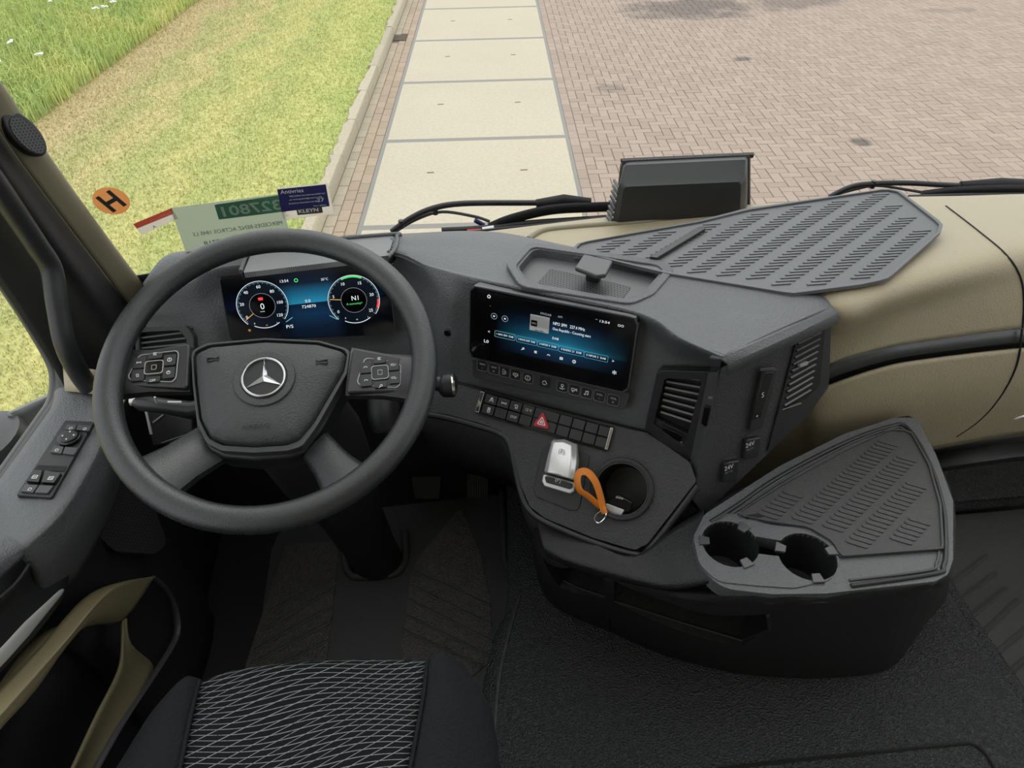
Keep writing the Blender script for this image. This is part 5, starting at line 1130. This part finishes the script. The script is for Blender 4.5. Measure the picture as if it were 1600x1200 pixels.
# door: sill with switches, inner face, pockets
door = empty('door_1', V((-.64, .6, 0)), 'black driver door with switch panel, speaker and beige pocket', kind='structure')
sx = [(100, 604), (97, 625), (76, 658), (0, 764), (-70, 866), (-150, 980)]
si = [(152, 616), (160, 650), (140, 705), (84, 798), (20, 860), (-70, 950)]
zo = [.605]*6
O_ = [pz(x, y, .60) for x, y in sx]; I_ = [pz(x, y, .60) for x, y in si]
O_.append(V((O_[-1].x-.02, -.3, .60))); I_.append(V((I_[-1].x, -.3, .60)))
sill = patch('door_sill', [[p+V((-.02, 0, -.01)) for p in O_], O_, I_, [p+V((.012, 0, -.012)) for p in I_], [p+V((.012, 0, -.06)) for p in I_], [p+V((-.02, 0, -.14)) for p in I_]], 4, 3, M['dash'], door, solid=.004, ang=180)
face0 = [V((I_[0].x-.02, 1.16, .50))]+[p+V((-.02, 0, -.10)) for p in I_]+[V((I_[-1].x-.02, -.1, .5))]
face = [face0, [V((p.x-.008, p.y, .38)) for p in face0], [V((p.x+.012, p.y, .30)) for p in face0], [V((p.x+.02, p.y, -.01)) for p in face0]]
patch('inner_panel', face, 3, 3, M['doorblack'], door, solid=.004, ang=180)
# window seal and glass
ws0 = [pX(-60, 330, -.70), pX(0, 418, -.70), pX(47, 489, -.70), pX(84, 552, -.695), pX(95, 585, -.69), pX(91, 622, -.685), pX(70, 656, -.68), pX(0, 758, -.67), pX(-60, 850, -.66)]
tube('window_seal', cat(ws0, 5), (.012, .007), M['rubber'], door, n=8, flat=(1, 0, 0))
ws1 = [p+V((-.012, .0, -.004)) for p in ws0]; tube('window_frame', cat(ws1, 5), .009, M['trim'], door, n=8)
gl1 = [V((-.715, -.4, .53)), V((-.715, .78, .53)), V((-.715, 1.02, .56)), V((-.715, 1.10, .72)), V((-.715, 1.02, 1.2)), V((-.715, .9, 1.7)), V((-.715, -.4, 1.7))]
tag(mk('window_2', gl1, [list(range(len(gl1)))], M['glass'], None, smooth=False), 'clear side window of the driver door', kind='structure')
# beige corner piece under the grab handle
patch('sill_corner', [[pz(98, 573, .625), pz(120, 574, .635), pz(150, 580, .64)], [pz(101, 610, .607), pz(125, 613, .607), pz(158, 618, .607)]], 3, 3, M['beige'], door, solid=.01, ang=180)
# switch panel
Dp = Fr(pz(85, 705, .605), pz(147, 661, .605)-pz(102, 660, .605), V((.05, -.02, 1)))
dp = Dp.prism('switch_panel', rpoly(Dp.pxs([(102, 659), (148, 661), (82, 780), (26, 776)]), .004), -.006, .004, M['smooth'], door, bevel=.002)
for L_, nm in (([(106, 663), (120, 664), (117, 672), (102, 671)], 'switch'), ([(123, 664), (143, 666), (139, 674), (119, 672)], 'switch'), ([(86, 697), (100, 698), (96, 709), (78, 707)], 'switch'), ([(102, 698), (123, 700), (116, 711), (98, 709)], 'switch'),
               ([(53, 737), (68, 737), (62, 756), (42, 754)], 'window_switch'), ([(72, 737), (97, 741), (86, 757), (66, 756)], 'window_switch'), ([(40, 757), (60, 758), (52, 770), (32, 768)], 'switch'), ([(62, 758), (84, 759), (75, 771), (54, 770)], 'switch')):
    Dp.prism(nm, rpoly(Dp.pxs(L_, .006), .0015), .003, .010 if nm == 'window_switch' else .007, M['gloss'] if nm == 'window_switch' else M['trim'], dp, bevel=.001)
q = Dp.px(109, 685, .006); Dp.prism('mirror_knob', circ(q.x, q.y, .0165, 28), .002, .010, M['gloss'], dp, bevel=.002)
Dp.prism('mirror_pad', circ(q.x, q.y, .0125, 28), .009, .0125, M['smooth'], dp, bevel=.002)
for a in range(4): t = R(90*a+10); p = q+V((.008*math.cos(t), .008*math.sin(t))); Dp.prism('knob_arrow', circ(p.x, p.y, .0014, 6), .0124, .0130, M['white'], dp, smooth=False)
Dp.prism('switch_well', Dp.pxs([(60, 727), (104, 729), (101, 737), (54, 735)], .004), .0035, .0048, M['void'], dp, smooth=False)
for x, y, s in ((55, 746, 'window'), (80, 748, 'window'), (110, 668, 'mirror'), (132, 669, 'mirror'), (88, 702, 'mirror'), (46, 763, 'mirror')): q = Dp.px(x, y, .009); icon(Dp, s, q.x, q.y, .0046 if s == 'window' else .0034, M['white'], dp, .0102 if s == 'window' else .0072, 'switch_symbol')
# armrest below the sill with crease
ar = [pX(-60, 880, -.62), pX(0, 842, -.615), pX(40, 824, -.605), pX(72, 806, -.595)]; ar2 = [pX(-60, 960, -.60), pX(0, 905, -.595), pX(44, 862, -.585), pX(80, 815, -.58)]
patch('armrest', [ar, [a.lerp(b, .5)+V((.012, 0, .006)) for a, b in zip(ar, ar2)], ar2], 4, 3, M['dash'], door, solid=.01, ang=180)
# pull handle
hd = [pX(98, 922, -.575), pX(70, 952, -.57), pX(35, 990, -.568), pX(0, 1028, -.567), pX(-50, 1075, -.567)]
tube('pull_handle', cat(hd, 5), [(.002, .002)]+[(.004+.006*min(1, k/8), .003) for k in range(20)], M['silver'], door, n=10, flat=(0, .3, 1))
hr = [pX(108, 862, -.59), pX(100, 925, -.585), pX(60, 985, -.583), pX(0, 1050, -.583), pX(-50, 1100, -.583)]
hr0 = [pX(60, 850, -.59), pX(30, 900, -.585), pX(0, 930, -.583), pX(-40, 960, -.583), pX(-80, 1000, -.583)]
patch('handle_recess', [hr0, [a.lerp(b, .5)+V((-.02, 0, 0)) for a, b in zip(hr0, hr)], hr], 4, 3, M['smooth'], door, solid=.004, ang=180)
# speaker mesh in the door
sg = pX(205, 800, -.555); SG = Fr(sg, V((0, 1, 0)), V((1, -.25, .35)))
M['door_mesh'] = dots_mat('door_speaker_mesh', SG, .0060, .32, (.010, .010, .010, 1), (.030, .030, .031, 1))
SG.prism('speaker_mesh', rpoly(SG.pxs([(172, 740), (232, 770), (262, 850), (240, 866), (180, 862), (145, 830), (132, 800), (150, 765)]), .02, 4), -.02, .001, M['door_mesh'], door, smooth=False)
# beige pocket edge and web
XP = -.543
b_out = [(-60, 1180), (0, 1112), (50, 1056), (100, 1000), (160, 930), (200, 908), (239, 901)]; b_in = [(-60, 1215), (0, 1140), (50, 1085), (95, 1018), (130, 982), (165, 971), (192, 969)]
M['beige_shaded'] = plastic('shaded_pocket_beige', srgb(120, 112, 86), .5, .3, 800, .35)  # beige darkened in its colour for the shade in the door pocket
po, pi_ = xr(b_out, XP), xr(b_in, XP-.004)
patch('pocket_edge', [[p+V((-.03, 0, -.004)) for p in po], po, [a.lerp(b, .15)+V((.004, 0, 0)) for a, b in zip(po, pi_)], pi_, [p+V((-.05, 0, 0)) for p in pi_]], 4, 3, M['beige_shaded'], door, solid=.003, ang=60)
w_l = [(191, 966), (189, 1008), (182, 1050), (146, 1122), (108, 1204), (70, 1280)]; w_r = [(198, 966), (203, 1004), (236, 1040), (222, 1076), (166, 1178), (112, 1280)]
patch('pocket_web', [xr(w_l, XP-.006), [a.lerp(b, .5)+V((-.006, 0, 0)) for a, b in zip(xr(w_l, XP-.006), xr(w_r, XP-.004))], xr(w_r, XP-.004)], 4, 3, M['beige_shaded'], door, solid=.004, ang=180)
tube('pocket_rim', cat(xr([(238, 902), (258, 920), (273, 950), (277, 985), (268, 1010), (243, 1050), (190, 1130), (150, 1200), (110, 1275)], XP), 5), (.006, .003), M['trim'], door, n=8, flat=(1, 0, 0))
# mirror arm outside the side window
mro = empty('mirror_foot', V((-.95, .95, .30)), 'dark rounded mirror foot outside the driver side window', 'mirror')
mp = pX(2, 690, -.80); rowsM = [[mp+V((.055*s*math.cos(t)-.02, .075*s*math.sin(t), h)) for t in [2*math.pi*k/24 for k in range(24)]] for s, h in ((1.0, -.10), (1.03, -.03), (1.0, 0), (.92, .014), (.6, .020), (.02, .021))]
grid('mirror_cap', rowsM, M['trim'], mro, closed_u=True, ang=40)
M['paint'] = plastic('grey_body_paint', srgb(120, 124, 124), .4, .05)
patch('body_panel', [[pX(10, 645, -.80), pX(60, 622, -.78), pX(85, 610, -.76)], [pX(30, 690, -.80), pX(70, 655, -.78), pX(95, 640, -.76)], [pX(20, 760, -.80), pX(50, 740, -.78), pX(80, 700, -.76)]], 3, 3, M['paint'], mro, solid=.01, ang=180)

# ================================================================== floor, mats, tunnel
fl = tag(prism('floor', [V((-.78, -1.25, -.03)), V((1.56, -1.25, -.03)), V((1.56, 1.18, -.03)), V((-.78, 1.18, -.03))], (0, 0, .03), M['doorblack'], None, smooth=False), 'black cab floor', kind='structure')
Fz = Fr(V((0, 0, 0)), V((1, 0, 0)), V((0, 0, 1)))
dm = empty('floor_mat', pz(640, 960, 0), 'black textured rubber floor mat with slanted ribs in the driver footwell', 'floor mat')
Fz.prism('mat_base', rpoly(Fz.pxs([(395, 1060), (425, 860), (470, 760), (775, 700), (790, 880), (822, 892), (812, 945), (775, 1130), (772, 1230), (360, 1230)]), .01), 0, .004, M['rubber'], dm)
for L_ in ([(720, 792), (752, 868), (766, 935), (770, 1030), (700, 1090), (628, 1040), (628, 1008), (643, 892), (662, 860)], [(531, 846), (524, 917), (511, 1026), (500, 1060), (380, 1060), (384, 1038), (413, 950), (447, 850)]):
    Fz.prism('tread_panel', rpoly(Fz.pxs(L_, .006), .012), .003, .0075, M['floor_rubber'], dm, bevel=.001)
for a, b in (((644, 892), (766, 946)), ((642, 914), (768, 976)), ((637, 936), (770, 1002)), ((632, 960), (768, 1026)), ((629, 984), (752, 1040)), ((421, 955), (525, 902)), ((408, 985), (522, 920)), ((398, 1015), (519, 946)), ((394, 1036), (516, 972)), ((440, 1036), (513, 1000))):
    p, q = [Fz.at(*Fz.px(x, y, .009), .008) for x, y in (a, b)]; tube('rib', [p, q], .0035, M['rubber'], dm, n=6)
# moulded edge of the mat beside the console, accelerator
tube('mat_edge', cat([pz(x, y, .012) for x, y in ((782, 730), (786, 800), (789, 870), (796, 890), (818, 896))], 4), .008, M['rubber'], dm, n=8)
tube('mat_edge', cat([pz(x, y, .012) for x, y in ((795, 730), (798, 800), (800, 868), (806, 883), (824, 886))], 4), .004, M['rubber'], dm, n=8)
Pd = Fr(pz(746, 760, .10), V((1, .08, 0)), V((0, -.75, .65)))
ped = empty('accelerator_pedal', pz(746, 778, .03), 'ribbed black accelerator pedal below the dashboard', 'pedal')
Pd.prism('pedal_plate', rpoly(Pd.pxs([(730, 738), (763, 738), (762, 778), (730, 778)]), .003), -.012, 0, M['doorblack'], ped, bevel=.002)
for k in range(9): x = 732.5+k*3.6; Pd.stroke('pedal_rib', Pd.pxs([(x, 740), (x-.5, 777)], .002), .0018, 0, .004, M['smooth'], ped)
brk = empty('brake_pedal', pz(668, 770, .05), 'black brake pedal in the shadow under the dashboard', 'pedal')
Pb = Fr(pz(668, 765, .12), V((1, 0, 0)), V((0, -.75, .65))); Pb.prism('pedal_plate', rpoly(Pb.pxs([(642, 745), (690, 745), (686, 780), (648, 780)]), .004), -.012, 0, M['doorblack'], brk, bevel=.002)
# engine tunnel
tl = [(816, 930), (802, 980), (786, 1050), (779, 1120), (776, 1200), (775, 1330)]
trr = [(1430, 850), (1478, 935), (1524, 1005), (1572, 1076), (1640, 1170), (1720, 1290)]
Lt, Rt = [pz(x, y, TZ) for x, y in tl], [pz(x, y, TZ) for x, y in trr]
Lt = [V((Lt[0].x+.04, 1.14, TZ))]+Lt+[V((Lt[-1].x, .1, TZ)), V((Lt[-1].x, -.4, TZ)), V((Lt[-1].x, -.9, TZ))]; Rt = [V((Rt[0].x, 1.14, TZ))]+Rt+[V((Rt[-1].x, .1, TZ)), V((Rt[-1].x, -.4, TZ)), V((Rt[-1].x, -.9, TZ))]
tun = patch('engine_tunnel', [[p+V((-.016, 0, -TZ)) for p in Lt], [p+V((-.010, 0, -.02)) for p in Lt], Lt, [a.lerp(b, .5) for a, b in zip(Lt, Rt)], Rt, [p+V((.008, 0, -.012)) for p in Rt], [p+V((.012, 0, -TZ)) for p in Rt]], 4, 4, M['tunnel'], None, solid=.004, ang=180)
tag(tun, 'black grained engine tunnel between the seats', kind='structure')
tube('lid_groove', cat([pz(x, y, TZ+.002) for x, y in ((1120, 1202), (1200, 1192), (1340, 1178), (1490, 1163), (1520, 1163), (1540, 1178), (1556, 1205))], 5), .003, M['void'], tun, n=6)
tube('tunnel_piping', cat([p+V((-.006, 0, .0)) for p in Lt[1:]], 4), .004, M['rubber'], tun, n=6)
# passenger floor
pmz = .02
pm_ = empty('passenger_mat', pz(1560, 980, 0), 'black ribbed rubber mat in the passenger footwell', 'floor mat')
Fz.prism('mat_base', Fz.pxs([(1470, 806), (1690, 787), (1800, 1300), (1720, 1260), (1478, 935)], pmz), 0, pmz, M['rubber'], pm_, bevel=.002)
for a, b in (((1468, 925), (1542, 868)), ((1491, 944), (1556, 895)), ((1509, 969), (1572, 919)), ((1530, 995), (1590, 938)), ((1547, 1029), (1625, 964)), ((1568, 1060), (1644, 994)), ((1590, 1090), (1660, 1030))):
    p, q = [Fz.at(*Fz.px(x, y, pmz), pmz) for x, y in (a, b)]; tube('rib', [p, q], .006, M['rubber'], pm_, n=6)
fr0 = [pz(x, y, .03) for x, y in ((1440, 804), (1560, 794), (1690, 782))]
patch('foot_rest', [fr0, [p+V((0, .005, .03)) for p in fr0], [p+V((0, .01, .05)) for p in fr0], [p+V((0, .14, .12)) for p in fr0]], 3, 3, M['tunnel'], pm_, solid=.004, ang=40)

# ================================================================== driver seat
seat = empty('driver_seat', V((-.21, .2, 0)), 'black driver seat cushion with white line pattern in front of the steering wheel', 'seat')
def fabric():
    m, N, L, B = new_mat('wave_line_fabric'); B.inputs['Roughness'].default_value = .9; B.inputs['Specular IOR Level'].default_value = .15
    geo = N.new('ShaderNodeNewGeometry'); sp = N.new('ShaderNodeSeparateXYZ'); L.new(geo.outputs['Position'], sp.inputs[0])
    def mth(op, a, b=None, c=None):
        n = N.new('ShaderNodeMath'); n.operation = op
        for i, q in enumerate((a, b, c)):
            if q is None: continue
            if isinstance(q, (int, float)): n.inputs[i].default_value = q
            else: L.new(q, n.inputs[i])
        return n.outputs[0]
    X, Y = sp.outputs['X'], sp.outputs['Y']
    w1 = mth('MULTIPLY', mth('SINE', mth('ADD', mth('MULTIPLY', X, 26), mth('MULTIPLY', Y, 22))), .006)
    w2 = mth('MULTIPLY', mth('SINE', mth('ADD', mth('MULTIPLY', X, 20), mth('MULTIPLY', Y, -31))), .007)
    f1 = mth('FRACT', mth('DIVIDE', mth('ADD', mth('ADD', Y, mth('MULTIPLY', X, .04)), w1), .0072))
    f2 = mth('FRACT', mth('DIVIDE', mth('ADD', mth('SUBTRACT', Y, mth('MULTIPLY', X, .42)), w2), .0112))
    l1, l2 = mth('LESS_THAN', f1, .12), mth('LESS_THAN', f2, .085)
    ln = mth('MAXIMUM', l1, l2)
    nz = N.new('ShaderNodeTexNoise'); nz.inputs['Scale'].default_value = 900; L.new(geo.outputs['Position'], nz.inputs['Vector'])
    fac = mth('MULTIPLY', ln, mth('MULTIPLY', mth('GREATER_THAN', nz.outputs['Fac'], .36), .8))
    mx = N.new('ShaderNodeMixRGB'); mx.inputs[1].default_value = (.008, .009, .011, 1); mx.inputs[2].default_value = (.30, .31, .31, 1); L.new(fac, mx.inputs[0]); L.new(mx.outputs[0], B.inputs['Base Color'])
    bp = N.new('ShaderNodeBump'); bp.inputs['Strength'].default_value = .6; bp.inputs['Distance'].default_value = .0015; L.new(ln, bp.inputs['Height']); L.new(bp.outputs[0], B.inputs['Normal']); return m
M['wave'] = fabric()
SZ = .50
def sp_(L, dz=0): return [pz(x, y, SZ+dz) for x, y in L]
fr_px = [(312, 1064), (360, 1046), (450, 1034), (560, 1029), (668, 1031)]
A0 = sp_(fr_px); bk_px = [(235, 1450), (330, 1450), (420, 1450), (510, 1450), (592, 1450)]; Z0 = sp_(bk_px, -.01)
rowsS = [[p+V((0, -.03, -.16)) for p in A0], [p+V((0, .006, -.07)) for p in A0], [p+V((0, .006, -.02)) for p in A0], [p+V((0, -.004, -.003)) for p in A0]]+[[a.lerp(b, t)+V((0, 0, .006*math.sin(t*3.1)-.002*abs(i-2))) for i, (a, b) in enumerate(zip(A0, Z0))] for t in (.12, .35, .65, 1)]
patch('cushion_centre', rowsS, 5, 4, M['wave'], seat, solid=.004, ang=180)
def bolster(inner, outer, side):
    I, O = sp_(inner), sp_(outer, -.035); d = V((side*.0, 0, 0))
    mid = [a.lerp(b, .45)+V((0, 0, .022)) for a, b in zip(I, O)]
    rows = [[p+V((0, 0, -.03)) for p in I], I, mid, O, [p+V((side*.008, 0, -.06)) for p in O], [p+V((-side*.02, 0, -.16)) for p in O]]
    fr_ = [r[0]+V((0, .0, 0)) for r in rows]
    rows = [[rows[k][0]+V((0, .004, -.14 if k else -.12))]+[rows[k][0]+V((0, .008, -.03))]+r for k, r in enumerate(rows)]
    return patch('bolster', rows, 4, 4, M['fabric_side'], seat, solid=.003, ang=180)
bolster([(312, 1066), (303, 1100), (290, 1160), (262, 1300), (235, 1450)], [(276, 1080), (234, 1118), (190, 1186), (118, 1300), (40, 1450)], -1)
bolster([(669, 1033), (664, 1080), (652, 1150), (624, 1300), (592, 1450)], [(724, 1042), (752, 1084), (764, 1144), (778, 1300), (792, 1450)], 1)
for L_ in ([(313, 1064), (304, 1100), (291, 1160), (263, 1300)], [(668, 1032), (663, 1080), (651, 1150), (623, 1300)]):
    tube('seam_piping', cat([p+V((0, 0, .003)) for p in sp_(L_)], 4), .0025, M['fabric_side'], seat, n=6)
prism('cushion_pan', [V((-.45, -.2, .22)), V((.02, -.2, .22)), V((.0, .42, .22)), V((-.40, .42, .22))], (0, 0, .18), M['doorblack'], seat, bevel=.01)
prism('seat_base', [V((-.38, -.2, .0)), V((-.05, -.2, .0)), V((-.07, .33, .0)), V((-.36, .33, .0))], (0, 0, .22), M['doorblack'], seat, bevel=.01)

# ================================================================== truck key with orange strap in the console cup
key = empty('truck_key', B.at(cc.x, cc.y, -.05), 'black truck key with an orange leather strap in the console cup', 'key')
kb = rpoly(B.pxs([(948, 783), (966, 772), (990, 785), (985, 800), (966, 806), (950, 800)], -.01), .005)
B.prism('key_body', kb, -.03, -.012, M['gloss'], key, bevel=.003)
B.prism('key_badge', rpoly(B.pxs([(946, 786), (976, 797), (970, 806), (948, 802)], -.008), .002), -.012, -.009, M['silver'], key, bevel=.001)
q = B.px(968, 778, -.01); B.text('***', q.x, q.y, .006, M['white'], key, -.0105, width=.012, name='key_symbol')
lp_ = [B.at(*B.px(x, y, h), h) for x, y, h in ((943, 798, .012), (938, 775, .020), (930, 752, .030), (918, 738, .034), (906, 738, .034), (902, 750, .034), (906, 766, .030), (920, 776, .024), (938, 792, .014))]
tube('strap_loop', cat(lp_, 6), (.0014, .0062), M['orange'], key, n=8, flat=tuple(B.ez*.7+B.ex*.7))
tube('strap_end', [B.at(*B.px(940, 790, .013), .013), B.at(*B.px(945, 802, .011), .011)], (.006, .0035), M['orange'], key, n=8)
kr = [B.at(*B.px(x, y, .011), .011) for x, y in ((942, 797), (932, 803), (929, 812), (936, 817), (946, 808), (946, 798), (942, 797))]
tube('key_ring', cat(kr, 5), .0012, M['chrome'], key, n=6)

# ================================================================== rest of the cab: roof with a hatch enlarged for light, rear and right walls
M['lining'] = plastic('cab_lining', srgb(222, 218, 208), .8, .2, 300, .2)
rf = empty('ceiling', V((.4, 0, 1.98)), 'beige cab roof lining with a glass hatch enlarged to brighten the cab', kind='structure')
def slab_(name, x0, x1, y0, y1, z0, z1, mat, par): return prism(name, [V((x0, y0, z0)), V((x1, y0, z0)), V((x1, y1, z0)), V((x0, y1, z0))], (0, 0, z1-z0), mat, par, smooth=False)
slab_('roof_panel', -.78, 1.62, -1.25, .1, 1.98, 2.02, M['lining'], rf); slab_('roof_panel', -.78, 1.62, .9, .98, 1.98, 2.02, M['lining'], rf)
slab_('roof_panel', -.78, -.5, .1, .9, 1.98, 2.02, M['lining'], rf); slab_('roof_panel', 1.4, 1.62, .1, .9, 1.98, 2.02, M['lining'], rf)
mk('enlarged_hatch_glass', [V((-.5, .1, 2)), V((1.4, .1, 2)), V((1.4, .9, 2)), V((-.5, .9, 2))], [[0, 1, 2, 3]], M['glass'], rf, smooth=False)  # unseen pane, made larger than a real hatch to let in more daylight
tag(slab_('wall_rear', -.78, 1.62, -1.29, -1.25, 0, 2.0, M['lining'], None), 'beige rear wall of the cab', kind='structure')
wr = tag(slab_('wall_right', 1.55, 1.62, -1.25, 1.2, 0, .62, M['lining'], None), 'right wall of the cab below the passenger window', kind='structure')
slab_('wall_upper', 1.55, 1.62, -1.25, 1.2, 1.65, 2.0, M['lining'], wr); slab_('wall_back_post', 1.55, 1.62, -1.25, -.2, .62, 1.65, M['lining'], wr); slab_('pillar', 1.50, 1.6, 1.05, 1.16, .62, 1.98, M['beige_dark'], wr)
wl_ = tag(slab_('wall_left', -.80, -.74, -1.25, -.3, 0, 2.0, M['lining'], None), 'left wall of the cab behind the driver door', kind='structure')
slab_('door_header', -.78, -.72, -.3, 1.0, 1.65, 2.0, M['lining'], wl_)
flush_texts()
